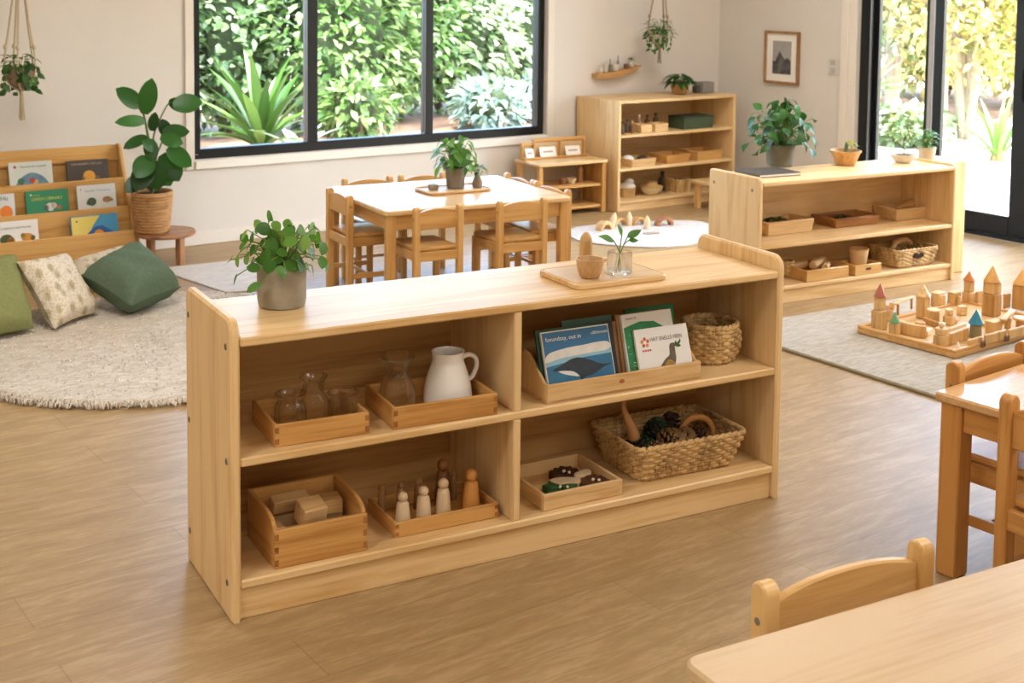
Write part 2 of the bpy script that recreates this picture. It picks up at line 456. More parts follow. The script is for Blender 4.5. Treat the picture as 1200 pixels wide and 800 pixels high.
m = M(); wallbox(m, -.045, .045, -.055, .055, 0, .008, .002); obj('plate', m, plain('#cfcac2', .4), sw)
for z in (-.027, .027):
    m = M(); wallbox(m, -.02, .02, z - .016, z + .016, .008, .014, .003); obj('rocker', m, plain('#b5b0a8', .4), sw)

# ------------------------------------------------------------------ lights
w = bpy.data.worlds.new('World'); SC.world = w; w.use_nodes = True; nt = w.node_tree
sky = nt.nodes.new('ShaderNodeTexSky'); sky.sky_type = 'NISHITA'; sky.sun_disc = False; sky.sun_elevation = R(55); sky.sun_rotation = R(130); sky.dust_density = 2.0
bg = nt.nodes['Background']; nt.links.new(sky.outputs[0], bg.inputs[0]); bg.inputs[1].default_value = SKY
sl = bpy.data.lights.new('Sun', 'SUN'); sl.energy = SUN; sl.angle = R(3); sl.color = (1, .95, .86)
so = bpy.data.objects.new('Sun', sl); COL.objects.link(so)
so.rotation_euler = Vector((-0.40, -0.20, 0.88)).to_track_quat('Z', 'Y').to_euler()
def add_fill_light(x, y, sx, sy, e, col=(1, .965, .915)):  # unseen fill light, added just under the ceiling to brighten the room
    l = bpy.data.lights.new('fill_light', 'AREA'); l.shape = 'RECTANGLE'; l.size = sx; l.size_y = sy; l.energy = e; l.color = col
    o = bpy.data.objects.new('fill_light', l); COL.objects.link(o); o.location = (x, y, ZC - .02); return o
for (x, y) in FILL_LIGHTS: add_fill_light(x, y, 1.2, .6, FILL_LIGHT_E)

# ------------------------------------------------------------------ camera and view
cd = bpy.data.cameras.new('Camera'); co = bpy.data.objects.new('Camera', cd); COL.objects.link(co)
mw = Matrix((CR, CU, -CF)).transposed().to_4x4(); mw.translation = CAM; co.matrix_world = mw
cd.sensor_width = 36; cd.lens = FPX * 36 / 1200; cd.shift_y = (PYC - 400) / 1200; cd.clip_start = .02; cd.clip_end = 200
cd.dof.use_dof = True; cd.dof.focus_distance = 3.3; cd.dof.aperture_fstop = 7.0
SC.camera = co
SC.view_settings.view_transform = 'Standard'; SC.view_settings.look = 'None'; SC.view_settings.gamma = 1; SC.view_settings.use_curve_mapping = False
SC.view_settings.exposure = EXPO
SC.cycles.use_denoising = True; SC.cycles.max_bounces = 10; SC.cycles.transparent_max_bounces = 16; SC.cycles.sample_clamp_indirect = 6
# ================================================================== MAIN SHELF
SO, SA = Vector((1.167, 2.730, 0)), R(-6.7013)
SM = Matrix.Translation(SO) @ Matrix.Rotation(SA, 4, 'Z')
def SH(x, y, z): return SM @ Vector((x, y, z))
SW, SD, SHp, ST, SMID, SBOT, TT, TP = 1.625, .389, .7135, .670, .387, .0976, .0237, .0215

def panel_yz(m, d, h, x0, x1, r0, r1, b=.005, mat=0):
    p = [(0, 0), (d, 0)]
    p += [(d - r1 + r1 * math.cos(R(a)), h - r1 + r1 * math.sin(R(a))) for a in range(0, 91, 15)]
    p += [(r0 + r0 * math.cos(R(a)), h - r0 + r0 * math.sin(R(a))) for a in range(90, 181, 15)]
    m.prism(p, x0, x1, b, mat, YZ)

shelf = thing('display_shelf', 'long low birch open shelf with four compartments standing in the middle of the floor', 'shelf', SO, SA)
for x0, x1, xs in ((0, TT, -.0015), (SW - TT, SW, SW - .0015)):
    m = M(); panel_yz(m, SD, SHp, x0, x1, .038, .03, .006); p = obj('side_panel', m, birch('z'), shelf)
    for z in (ST - .025, SMID - .012, SBOT - .012):
        for y in (.035, SD - .028):
            m = M(); T = Matrix.Translation((xs, y, z)) @ Matrix.Rotation(PI / 2, 4, 'Y')
            m.lathe([(0, .0), (.0035, .0), (.0045, .0), (.0075, 0), (.0085, .0015), (.0075, .003), (0, .003)], 14, T=T)
            m.box(-.0045, .0045, -.0009, .0009, -.0006, .0001, 0, 1, T)
            obj('screw', m, [STEEL, plain('#4a4238', .5)], p)
m = M(); m.box(TT, SW - TT, 0, SD, ST - TP, ST, .004); obj('top', m, birch('x'), shelf)
m = M(); m.box(TT, SW - TT, .004, SD - .012, SMID - TP, SMID, .004); obj('middle_shelf', m, birch('x'), shelf)
m = M(); m.box(TT, SW - TT, .002, SD - .012, SBOT - TP, SBOT, .004); obj('bottom_shelf', m, birch('x'), shelf)
dx0, dx1 = .742, .764
m = M(); m.box(dx0, dx1, .005, SD - .012, SMID, ST - TP, .003); obj('divider', m, birch('z'), shelf)
m = M(); m.box(dx0, dx1, .005, SD - .012, SBOT, SMID - TP, .003); obj('divider', m, birch('z'), shelf)
m = M(); m.box(TT, SW - TT, SD - .012, SD, .02, ST - TP); obj('back_panel', m, wood('#cda266', '#ad8148', 'x', .45, .8), shelf)  # wood tone darker than the birch, standing in for shade inside the compartments
m = M(); m.box(TT, SW - TT, .014, .03, .0, SBOT - TP, .002); obj('toe_kick', m, birch('x'), shelf)

# ---- finger-jointed trays
JOINT = wood('#a8713a', '#7f5026', 'y', .5, 2)
def fingers(m, w, h, y, n, wd=.011, e=.0004):
    st = h / (2 * n)
    for sx in (0, 1):
        for k in range(n):
            z0 = st * (2 * k + .45); x0 = 0 if sx == 0 else w - wd
            m.box(x0 + (.0006 if sx == 0 else 0), x0 + wd - (.0006 if sx else 0), y - e, y + .002, z0, z0 + st, 0, 1)
def tray(name, label, cat, w, d, h, loc, rz, mat, t=.009, nf=2, hb=None, curve=False, low_front=None, group=None, joint=JOINT):
    hb = hb or h; hs = hb; hf = low_front or h
    tr = thing(name, label, cat, loc, rz, group)
    m = M(); m.box(t * .6, w - t * .6, t * .6, d - t * .6, .002, .007); obj('base', m, mat('x'), tr)
    m = M(); m.box(0, w, 0, t, 0, hf, .0018); fingers(m, w, hf, 0, nf); obj('front', m, [mat('x'), joint], tr)
    m = M(); m.box(t, w - t, d - t, d, 0, hb, .0018); obj('back', m, mat('x'), tr)
    for x0 in (0, w - t):
        m = M()
        if curve:
            p = [(t, 0), (d, 0), (d, hb)]
            p += [(t + .075 * (1 - math.sin(R(a))) , hf + (hb - hf) * math.cos(R(a))) for a in range(0, 91, 15)]
            m.prism(p, x0, x0 + t, .0018, T=YZ)
        else:
            m.box(x0, x0 + t, t, d, 0, hs, .0018)
        obj('side', m, mat('y'), tr)
    return tr

tray('tray', 'shallow honey-wood finger-jointed tray holding three small glass jars', 'tray', .236, .205, .054, SH(.116, .036, SMID + .0008), SA - R(2.5), oak)
tray('tray', 'wide honey-wood finger-jointed tray holding the carafe and white pitcher', 'tray', .283, .205, .055, SH(.414, .022, SMID + .0008), SA - R(2.5), oak)
tray('block_box', 'deep honey-wood finger-jointed box with curved sides holding loose wooden blocks', 'box', .236, .21, .093, SH(.109, .02, SBOT + .0008), SA, oak, hb=.122, curve=True, nf=3, t=.011)
tray('tray', 'honey-wood finger-jointed tray holding wooden peg figures', 'tray', .292, .18, .039, SH(.431, .05, SBOT + .0008), SA - R(.5), oak, t=.008)
tray('tray', 'pale square shallow wooden tray holding flower and slice pieces', 'tray', .248, .225, .044, SH(.845, .024, SBOT + .0008), SA, pale, t=.009, joint=pale('y'))

# ---- glassware and pitcher
GL = glass()
def vessel(outer, th=.0022):
    inn = [(max(r - th, 0.0), z) for r, z in outer[1:]][::-1]
    inn = [(r, max(z, th * 1.6)) for r, z in inn]
    return outer + inn + [(0, th * 1.6)]
def svase(pts, n=5): return smooth_loop(pts, n, False)
def jar(label, prof, loc, name='glass_jar', cat='jar', handle=None):
    t = thing(name, label, cat, loc, SA)
    p = [(0, 0)] + svase(prof); m = M(); m.lathe(vessel(p), 28); obj('body', m, GL, t)
    r = prof[-1][0]; m = M(); m.tube([(r * math.cos(a), r * math.sin(a), prof[-1][1]) for a in [2 * PI * i / 28 for i in range(28)]], .0022, 6, True); obj('rim', m, GL, t)
    return t
zt = SMID + .0085
jar('low clear glass jar with a flared rim, beside the tray end by the shelf side', [(.032, 0), (.0385, .006), (.04, .034), (.037, .056), (.031, .067), (.030, .071), (.036, .085)], SH(.189, .135, zt))
jar('tallest of the three clear jars in the tray, bulb-bodied with a long neck', [(.034, 0), (.041, .006), (.042, .03), (.038, .056), (.0275, .074), (.026, .094), (.0335, .114)], SH(.254, .152, zt))
jar('stubby clear glass jar with a pouring lip next to the carafe tray', [(.03, 0), (.0355, .005), (.037, .03), (.0345, .058), (.0325, .068), (.0375, .08)], SH(.312, .100, zt))
jar('clear glass carafe with a pinched neck and wide mouth', [(.036, 0), (.045, .006), (.0475, .03), (.043, .062), (.0285, .092), (.027, .102), (.034, .12), (.044, .137)], SH(.478, .145, zt), 'carafe', 'carafe')
pt = thing('pitcher', 'white ceramic pitcher with a looped handle beside the glass carafe', 'pitcher', SH(.613, .128, zt), SA)
CER = plain('#efebe4', .18, spec=.55, name='white_glaze')
p = [(0, 0)] + svase([(.056, 0), (.0635, .006), (.064, .02), (.058, .06), (.047, .095), (.041, .113), (.0415, .132), (.043, .138)])
m = M(); m.lathe(vessel(p, .004), 32); obj('body', m, CER, pt)
m = M(); hp = smooth_loop([(.041, 0, .116), (.060, 0, .120), (.079, 0, .110), (.083, 0, .088), (.072, 0, .062), (.056, 0, .052)], 6, False); m.tube(hp, [.0065] * (len(hp) - 4) + [.006, .006, .0065, .007], 10, T=Matrix.Diagonal((1, 1.25, 1, 1))); obj('handle', m, CER, pt)

# ---- wooden blocks in the deep box
def block(label, w, d, h, x, y, z, rz=0, rx=0, ry=0, mat=None, grp='loose wooden blocks in the deep box', wedge=False):
    m = M()
    if wedge: m.prism([(-w / 2, -h / 2), (w / 2, -h / 2), (w / 2, h / 2), (-w / 2 + w * .35, h / 2)], -d / 2, d / 2, .002, T=XZ)
    else: m.box(-w / 2, w / 2, -d / 2, d / 2, -h / 2, h / 2, .002)
    return single('wooden_block', m, mat or pale('x'), label, 'block', SH(x, y, z), group=grp, rot=(rx, ry, SA + rz))
bx, by, bz = .109, .02, SBOT + .008
block('long bare wooden block lying along the back of the deep block box', .095, .032, .036, bx + .09, by + .155, bz + .086, R(4), R(18))
block('bare wooden block standing against the back under the long block', .10, .03, .05, bx + .085, by + .175, bz + .026)
block('small cube-like block in the box corner beside the side wall', .04, .045, .05, bx + .034, by + .1, bz + .034)
block('tilted square block on top of the pile in the deep box', .062, .055, .055, bx + .118, by + .077, bz + .082, R(6), R(16))
block('flat wide block resting at the back corner of the deep box', .062, .06, .035, bx + .185, by + .135, bz + .072, R(-8))
block('block lying flat under the tilted one, against the box front', .085, .07, .055, bx + .062, by + .05, bz + .028, R(2))
block('low flat block filling the box corner nearest the peg figures', .07, .075, .05, bx + .183, by + .055, bz + .026)
block('block under the flat wide one in the back corner', .07, .065, .052, bx + .182, by + .148, bz + .027)

# ---- peg figures
PEGW = wood('#dcc3a0', '#cbab82', 'z', .45, 3); PEGH = wood('#d0924a', '#b0722f', 'z', .35, 3); PEGD = wood('#8a5a2f', '#6b4120', 'z', .4, 3); PEGM = wood('#a88253', '#8c6538', 'z', .5, 3)
def peg(label, x, y, h, rb, rh, mat):
    t = thing('peg_figure', label, 'peg figure', SH(x, y, SBOT + .0075), SA, 'wooden peg figures in the tray')
    hb_ = h - 2 * rh + .003
    m = M(); m.lathe([(0, 0), (rb * .95, 0), (rb, .002), (rb * .97, hb_ * .3), (rb * .78, hb_ * .86), (rb * .68, hb_ * .95), (rb * .4, hb_), (0, hb_)], 22); obj('body', m, mat, t)
    m = M(); m.ball((0, 0, h - rh), rh, 18, 12); obj('head', m, mat, t)
peg('pale peg figure first in the front row, by the low tray end', .472, .095, .090, .0205, .0132, PEGW)
peg('pale peg figure second along the front row', .531, .097, .094, .0205, .0132, PEGW)
peg('pale peg figure with glossy head, third along, before the tall dark one', .587, .097, .104, .0205, .014, PEGW)
peg('stout honey-coloured peg figure at the divider end', .672, .105, .112, .0235, .0165, PEGH)
peg('tall dark brown peg figure standing behind the pale ones', .622, .172, .125, .0225, .0165, PEGD)
peg('small dark slim peg figure between the tall and the honey one', .664, .195, .078, .0105, .0085, PEGM)
peg('small peg figure hiding behind the first pale one', .505, .182, .078, .0125, .009, PEGM)
peg('small peg figure hiding behind the second pale one', .556, .180, .083, .0145, .0105, PEGM)
peg('thin plain peg figure in the corner of the tray by its end wall', .455, .19, .078, .0105, .0095, PEGM)

# ---- book rack with picture books
rk = thing('book_rack', 'pale wooden tabletop rack with sloping ends holding picture books', 'book rack', SH(.849, .018, SMID + .0008), SA)
rw, rd = .497, .15
m = M(); m.box(0, rw, 0, rd, 0, .008, .001); obj('base', m, pale('x'), rk)
m = M(); m.box(0, rw, 0, .010, 0, .05, .002); m.ball((.232, -.0004, .03), .006, 10, 6, (1.5, .1, 1), 1); obj('front', m, [pale('x'), plain('#b0713f', .5)], rk)
m = M(); m.box(0, rw, rd - .008, rd, 0, .06, .002); obj('back', m, pale('x'), rk)
for x0 in (.0, rw - .009):
    m = M(); m.prism([(.010, .008), (rd - .008, .008), (rd - .008, .10), (rd - .02, .114), (rd - .045, .11), (.02, .05), (.010, .05)], x0, x0 + .009, .0015, T=YZ); obj('end', m, pale('z'), rk)

def text(s, parent, mat, x, z, w, y=-.0012, hscale=1.0, name='title'):
    c = bpy.data.curves.new('lettering', 'FONT'); c.body = s; c.size = 1; c.extrude = .004
    o = bpy.data.objects.new('lettering', c); COL.objects.link(o)
    dg = bpy.context.evaluated_depsgraph_get(); me = bpy.data.meshes.new_from_object(o.evaluated_get(dg))
    COL.objects.unlink(o); bpy.data.objects.remove(o); bpy.data.curves.remove(c)
    xs = [v.co.x for v in me.vertices]; k = w / max(1e-6, max(xs) - min(xs)); x_ = min(xs)
    for v in me.vertices: v.co = ((v.co.x - x_) * k + x, y + v.co.z * -.02, v.co.y * k * hscale + z)
    me.materials.clear(); me.materials.append(mat)
    q = bpy.data.objects.new(name, me); COL.objects.link(q); q.parent = parent; return q
def flat(pts, y, m, mi=0, sm=0):
    if sm: pts = smooth_loop(pts, sm)
    m.prism(pts, -y, -y + .0003, 0, mi, XZ)          # a printed shape on the cover, facing -y
def book(label, w, h, t, loc, rz, tilt, cover, group=None, name='picture_book', art=None, spine=None):
    bk = thing(name, label, 'book', loc, group=group, rot=(-tilt, 0, rz))
    m = M(); m.box(0, w, 0, .0015, 0, h, .0004); m.box(0, w, t - .0015, t, 0, h, .0004); m.box(0, .0015, .0015, t - .0015, 0, h, 0, 0)
    cv = obj('cover', m, cover, bk)
    m = M(); m.box(.0016, w - .003, .0016, t - .0016, .003, h - .003); obj('pages', m, WHITEP, bk)
    if art: art(cv, w, h)
    return bk
def whale_art(cv, w, h):
    S_ = lambda pts: [(x * w, z * h) for x, z in pts]
    m = M()
    flat(S_([(.012, .02), (.988, .02), (.988, .98), (.012, .98)]), -.0001, m, 0)
    flat(S_([(.012, .02), (.988, .02), (.988, .56), (.7, .56), (.3, .53), (.012, .5)]), -.0004, m, 1)
    flat(S_([(.012, .45), (.3, .49), (.6, .53), (.988, .54), (.988, .60), (.6, .6), (.012, .54)]), -.0007, m, 2)
    flat(S_([(.02, .6), (.012, .52), (.25, .56), (.6, .58), (.955, .6), (.962, .715), (.8, .735), (.6, .72), (.4, .715), (.2, .69), (.08, .66)]), -.0010, m, 3, 4)
    obj('illustration', m, [plain('#2f6c97', .35), plain('#2e7198', .35, .2, 14), plain('#8fbfd3', .4, .15, 30), plain('#e0ddd6', .5, .12, 40)], cv, None)
    m = M()
    flat(S_([(.10, .40), (.22, .45), (.36, .52), (.50, .535), (.64, .48), (.78, .40), (.88, .375), (.96, .38), (.93, .36), (.86, .345), (.78, .30), (.66, .24), (.55, .22), (.46, .15), (.44, .16), (.48, .235), (.44, .30), (.36, .35), (.22, .365), (.13, .375)]), -.0014, m, 0, 5)
    flat(S_([(.17, .365), (.30, .355), (.40, .32), (.46, .245), (.36, .27), (.25, .31)]), -.0018, m, 1, 4)
    obj('whale', m, [plain('#2c3944', .4, .35, 40), plain('#dcdcd8', .5)], cv, None)
    W_ = plain('#eef2f2', .5)
    text('fuvundsay, out in', cv, W_, .05 * w, .84 * h, .52 * w, -.0016); text('ulkhimom', cv, W_, .73 * w, .865 * h, .24 * w, -.0016, name='author_name'); text('a. thulls', cv, W_, .17 * w, .125 * h, .16 * w, -.0016, name='author_name')
def fern_art(cv, w, h):
    m = M(); flat([(.003, .0), (w - .002, .0), (w - .002, h * .55), (w * .82, h * .74), (w * .62, h * .85), (w * .35, h * .87), (w * .15, h * .83), (.003, h * .80)], -.0006, m, 0)
    r_ = random.Random(5)
    for i in range(70):
        x, z = r_.uniform(.06, .94) * w, r_.uniform(.03, .74) * h; s = r_.uniform(.003, .009); a = r_.uniform(0, PI)
        flat([(x + s * math.cos(a), z + s * math.sin(a)), (x - s * .3 * math.sin(a), z + s * .3 * math.cos(a)), (x - s * math.cos(a), z - s * math.sin(a)), (x + s * .3 * math.sin(a), z - s * .3 * math.cos(a))], -.0009 - .0003 * (i % 3), m, 1 + i % 3)
    obj('illustration', m, [plain('#2f8a52', .5, .3, 40), plain('#a7cfa0', .5), plain('#1d5a38', .5), plain('#c9a46a', .5)], cv, None)
    text('once of', cv, plain('#9a958c', .6), .08 * w, .915 * h, .2 * w, -.0016)
def leafy_art(cv, w, h):
    m = M(); r_ = random.Random(8)
    for i in range(60):
        x, z = r_.uniform(.06, .94) * w, r_.uniform(.06, .94) * h; s = r_.uniform(.003, .007)
        flat([(x + s, z), (x, z + s * .6), (x - s, z), (x, z - s * .6)], -.0006 - .0003 * (i % 2), m, i % 2)
    obj('illustration', m, [plain('#86c8a0', .5), plain('#1f6b48', .5)], cv, None)
def bird_art(cv, w, h):
    S_ = lambda pts: [(x * w, z * h) for x, z in pts]; m = M()
    body = [(.30, .0), (.33, .10), (.40, .24), (.50, .36), (.58, .42), (.60, .50), (.605, .58), (.63, .64), (.68, .655), (.72, .63), (.71, .56), (.705, .46), (.70, .34), (.66, .22), (.60, .12), (.50, .05), (.42, .08), (.36, .0)]
    flat(S_(body), -.0004, m, 0, 4)
    flat(S_([(.46, .12), (.48, .26), (.56, .34), (.64, .30), (.66, .22), (.58, .13), (.5, .09)]), -.0008, m, 1, 4)
    flat(S_([(.39, .06), (.43, .16), (.48, .22), (.52, .16), (.47, .06), (.42, .03)]), -.0010, m, 2, 4)
    flat(S_([(.70, .60), (.72, .66), (.75, .69), (.755, .64), (.80, .67), (.83, .72), (.835, .66), (.80, .61), (.83, .58), (.80, .555), (.745, .56)]), -.0008, m, 3)
    obj('bird', m, [plain('#6d6250', .6, .35, 90), plain('#b98f45', .6, .3, 60), plain('#7c706b', .6), plain('#3d5b33', .6)], cv, None)
    m = M()
    for k in range(5):
        a = PI / 2 + 2 * PI * k / 5; cx, cz = (.17 + .055 * math.cos(a)) * w, .73 * h + .055 * w * math.sin(a)
        flat([(cx + .028 * w * math.cos(q * PI / 4), cz + .028 * w * math.sin(q * PI / 4)) for q in range(8)], -.0005, m, k % 2)
    for k in range(4): flat(S_([(.10 + .045 * k, .555), (.13 + .045 * k, .555), (.13 + .045 * k, .59), (.10 + .045 * k, .59)]), -.0005, m, 0)
    obj('emblem', m, [plain('#c4553a', .6), plain('#d98a4a', .6)], cv, None)
    text('HAT SNELLS HEIN', cv, plain('#77736e', .6), .27 * w, .735 * h, .6 * w, -.001, 1.15)
GREENB, DKG, TAN = plain('#2c8a5f', .4), plain('#23483a', .5), plain('#8f6a48', .6)
bt = R(19); bz = SMID + .0135
def rb(x, y): return SH(x, y, bz)
book('blue picture book with a whale on its cover, in the shelf rack', .212, .168, .009, rb(.866, .034), SA, bt, plain('#e6e4de', .5), art=whale_art)
book('dark green book tucked behind the whale book', .205, .17, .008, rb(.856, .050), SA, bt - R(2), DKG)
book('dark spined book showing past the whale book edge', .20, .166, .007, rb(.905, .0625), SA, bt - R(3), plain('#2b2a2c', .5))
book('tan edged book standing between whale book and tall white book', .2, .16, .007, rb(.922, .0735), SA, bt - R(4), TAN)
book('dull green book leaning at the back of the shelf rack', .16, .176, .008, rb(.955, .0855), SA, bt - R(5), plain('#3a5a48', .5))
book('white picture book with a grey bird on its cover', .178, .14, .008, rb(1.158, .034), SA, bt, plain('#e9e7e3', .45), art=bird_art)
book('tall white book with green fern lower half, behind the bird book', .168, .181, .012, rb(1.130, .047), SA, bt - R(1), plain('#e4e0da', .5), art=fern_art)
book('brown edged book directly behind the tall fern book', .165, .178, .008, rb(1.121, .0645), SA, bt - R(2.5), plain('#a8814f', .6))
book('bright green leafy book standing behind the rack end by the round basket', .17, .168, .008, SH(1.208, .182, SMID + .003), SA, R(6), GREENB, art=leafy_art)
# ---- wicker
def weave(m, pathfn, rows, z0, z1, amp, stakes, rad, npts):
    for k in range(rows):
        t = (k + .5) / rows; z = z0 + (z1 - z0) * t; pts = []
        for i in range(npts):
            u = i / npts; (x, y), (nx, ny) = pathfn(u, t)
            o = amp * math.sin(PI * stakes * u + PI * k); zz = z
            pts.append((x + nx * o, y + ny * o, zz))
        m.tube(pts, rad, 6, True)
def rrpath(w0, d0, w1, d1, r):
    def f(u, t):
        w = w0 + (w1 - w0) * t; d = d0 + (d1 - d0) * t
        a, b = w - 2 * r, d - 2 * r; P = 2 * a + 2 * b + 2 * PI * r; s = (u % 1) * P
        segs = [(a, 'l', (-a / 2, -d / 2), (1, 0), (0, -1)), (PI * r / 2, 'c', (a / 2, -b / 2), -90, 0), (b, 'l', (w / 2, -b / 2), (0, 1), (1, 0)), (PI * r / 2, 'c', (a / 2, b / 2), 0, 0),
                (a, 'l', (a / 2, d / 2), (-1, 0), (0, 1)), (PI * r / 2, 'c', (-a / 2, b / 2), 90, 0), (b, 'l', (-w / 2, b / 2), (0, -1), (-1, 0)), (PI * r / 2, 'c', (-a / 2, -b / 2), 180, 0)]
        for L, ty, c, q, nn in segs:
            if s <= L:
                if ty == 'l': return (c[0] + q[0] * s, c[1] + q[1] * s), nn
                an = R(q) + s / r; return (c[0] + r * math.cos(an), c[1] + r * math.sin(an)), (math.cos(an), math.sin(an))
            s -= L
        return (-a / 2, -d / 2), (0, -1)
    return f
def circpath(r0, r1, belly=0):
    def f(u, t):
        r = r0 + (r1 - r0) * t + belly * math.sin(PI * t); a = 2 * PI * u
        return (r * math.cos(a), r * math.sin(a)), (math.cos(a), math.sin(a))
    return f
def basket(label, pf, h, rows, stakes, amp, loc, rz, mat, npts, rimr=.0055, name='wicker_basket', skip_base=None):
    t = thing(name, label, 'basket', loc, rz)
    m = M(); rad = h / rows * .56; weave(m, pf, rows, rad, h - rad, amp, stakes, rad, npts); obj('weave', m, mat, t, 60)
    m = M()
    for i in range(stakes):
        u = (i + .5) / stakes; P = []
        for k in range(4):
            (x, y), n_ = pf(u, k / 3); P.append((x, y, .002 + (h - .004) * k / 3))
        m.tube(P, rad * .6, 5)
    obj('stakes', m, mat, t, 60)
    m = M()
    for ph in (0, PI):
        pts = []
        for i in range(npts):
            u = i / npts; (x, y), (nx, ny) = pf(u, 1.0); a = 2 * PI * stakes * .5 * u + ph
            pts.append((x + nx * rimr * .6 * math.cos(a), y + ny * rimr * .6 * math.cos(a), h + rimr * .6 * math.sin(a)))
        m.tube(pts, rimr, 6, True)
    obj('rim', m, mat, t, 60)
    m = M(); m.prism([pf(i / 40, 0)[0] for i in range(40)], .001, .006); obj('base', m, mat, t)
    return t
WK1 = wood('#d6b47c', '#9a7440', 'z', .6, 2.2); WK2 = wood('#d0ab72', '#8d6a39', 'z', .6, 2.2)
basket('round chunky wicker basket standing empty beside the book rack', circpath(.066, .078, .012), .108, 9, 27, .0042, SH(1.487, .165, SMID + .001), 0, WK1, 216, .0062)
basket('rectangular wicker basket full of pine cones and wooden rings', rrpath(.318, .20, .372, .262, .03), .103, 9, 55, .0034, SH(1.345, .168, SBOT + .001), SA + R(-2), WK2, 330, .0058)

# ---- contents of the rectangular basket
CONE = plain('#6a4527', .7, .4, 60); CONE_P = plain('#a07a4c', .7, .5, 90); CONE_G = plain('#2f4a2c', .7, .4, 60); CONE_D = plain('#3f281a', .7, .4, 60)
def pinecone(label, x, y, z, r, mat, tip, rot, name='pine_cone'):
    t = thing(name, label, 'pine cone', SH(x, y, z), group='pine cones in the wicker basket', rot=rot)
    m = M(); m.ball((0, 0, 0), r * .72, 10, 7, (1, 1, 1.25)); obj('core', m, CONE_D, t)
    m = M(); n = 58
    for i in range(n):
        u = (i + .5) / n; ph = i * 2.39996; th = PI * (.10 + .86 * u); rr = r * math.sin(th) * .86; zz = -r * 1.22 * math.cos(th)
        d = Vector((math.cos(ph), math.sin(ph), .55)).normalized(); b_ = Vector((rr * math.cos(ph) * .72, rr * math.sin(ph) * .72, zz - r * .1)); s_ = r * .46
        sd = d.cross(Vector((0, 0, 1))).normalized() * s_ * .55; upv = sd.cross(d).normalized() * s_ * .18
        e = b_ + d * s_ * 1.05
        m.add([b_ - sd * .4, b_ + sd * .4, e + sd, e - sd, b_ - sd * .4 - upv, b_ + sd * .4 - upv, e + sd * .9 - upv * 1.6, e - sd * .9 - upv * 1.6], [(0, 1, 2, 3), (7, 6, 5, 4), (0, 4, 5, 1), (1, 5, 6, 2), (2, 6, 7, 3), (3, 7, 4, 0)])
    obj('scales', m, [mat, tip], t, 20)
    return t
zb = SBOT + .008
FILL = SBOT + .058
pinecone('pale-tipped pine cone at the middle of the basket, by its front rim', 1.322, .125, FILL + .028, .030, CONE_P, CONE_P, (R(70), R(20), 0))
pinecone('pale-tipped pine cone between the middle cone and the wooden ring', 1.385, .135, FILL + .022, .026, CONE_P, CONE_P, (R(50), R(-40), 0))
pinecone('green painted pine cone at the back of the wicker basket', 1.322, .20, FILL + .03, .030, CONE_G, CONE_G, (R(30), R(10), 0))
pinecone('darkest pine cone standing upright behind the pale ones', 1.38, .205, FILL + .034, .029, CONE_D, CONE_D, (R(10), R(5), 0))
pinecone('brown pine cone inside the arch of the wooden ring', 1.435, .145, FILL + .014, .027, CONE, CONE, (R(80), R(0), R(30)))
pinecone('small tan pine cone low at the front rim, by the green bundle', 1.262, .105, FILL + .016, .022, CONE_P, CONE_P, (R(90), R(10), R(40)))
pinecone('mossy green pine cone under the wooden handle', 1.245, .15, FILL + .012, .029, CONE_G, CONE_G, (R(80), R(50), 0))
m = M()
ring = [(.05 * math.cos(a), 0, .05 * math.sin(a)) for a in [R(-20 + 220 * i / 24) for i in range(25)]]
m.tube(ring, .0095, 12); single('wooden_ring', m, wood('#c98f4d', '#a86f30', 'x', .4, 2), 'plain wooden ring standing half buried among the pine cones', 'ring', SH(1.447, .165, FILL + .012), SA + R(-15))
m = M(); hp = smooth_loop([(0, 0, 0), (-.006, .006, .03), (-.018, .012, .06), (-.026, .018, .09), (-.020, .024, .118)], 5, False)
m.tube(hp, [.0185 - .0115 * min(1, (i / (len(hp) - 1)) * 1.35) for i in range(len(hp))], 12); m.ball((0, 0, 0), .0188, 12, 8, (1, 1, .6))
single('wooden_stick', m, wood('#c4905a', '#a4703c', 'z', .5, 2), 'curved wooden handle sticking up out of the wicker basket', 'wooden stick', SH(1.225, .165, FILL + .035), SA)
m = M(); m.prism(rrect(-.14, .14, -.085, .085, .03), 0, .042); m.prism(rrect(-.125, .125, -.078, .078, .03), .042, .047)
single('dried_leaf_filling', m, plain('#2b2a18', .95, .6, 70, bump=.8), 'dark dried leaf filling under the pine cones in the basket', 'filling', SH(1.345, .168, SBOT + .0085), SA + R(-2))['kind'] = 'stuff'

# ---- pieces in the square tray
zq = SBOT + .0075
def flower(label, x, y, r, mat, mat2, n=5, z=.0, rz=0):
    t = thing('flower_piece', label, 'flower piece', SH(x, y, zq + z), SA + rz)
    m = M()
    for k in range(n):
        a = 2 * PI * k / n
        pl = smooth_loop([(.1 * r, 0), (.5 * r, .38 * r), (.95 * r, .33 * r), (.86 * r, 0.0), (.95 * r, -.33 * r), (.5 * r, -.38 * r)], 4)
        m.prism([(p[0] * math.cos(a) - p[1] * math.sin(a), p[0] * math.sin(a) + p[1] * math.cos(a)) for p in pl], 0.002 * (k % 2), .018 + .002 * (k % 2), .002)
    obj('petals', m, mat, t)
    m = M(); rr_ = random.Random(3)
    for k in range(3): m.ball((rr_.uniform(-.3, .3) * r, rr_.uniform(-.3, .3) * r, .022), .0042, 8, 6)
    obj('beads', m, mat2, t); return t
CREAM = plain('#e4d8c0', .5)
flower('green clover-shaped flower piece at the front of the square tray', .94, .088, .055, plain('#2f5c2b', .5, .3, 60), CREAM, 4, rz=.5)
flower('dark brown flower piece at the back of the square tray', 1.006, .178, .048, plain('#4a2c1c', .6, .3, 60), CREAM, 6)
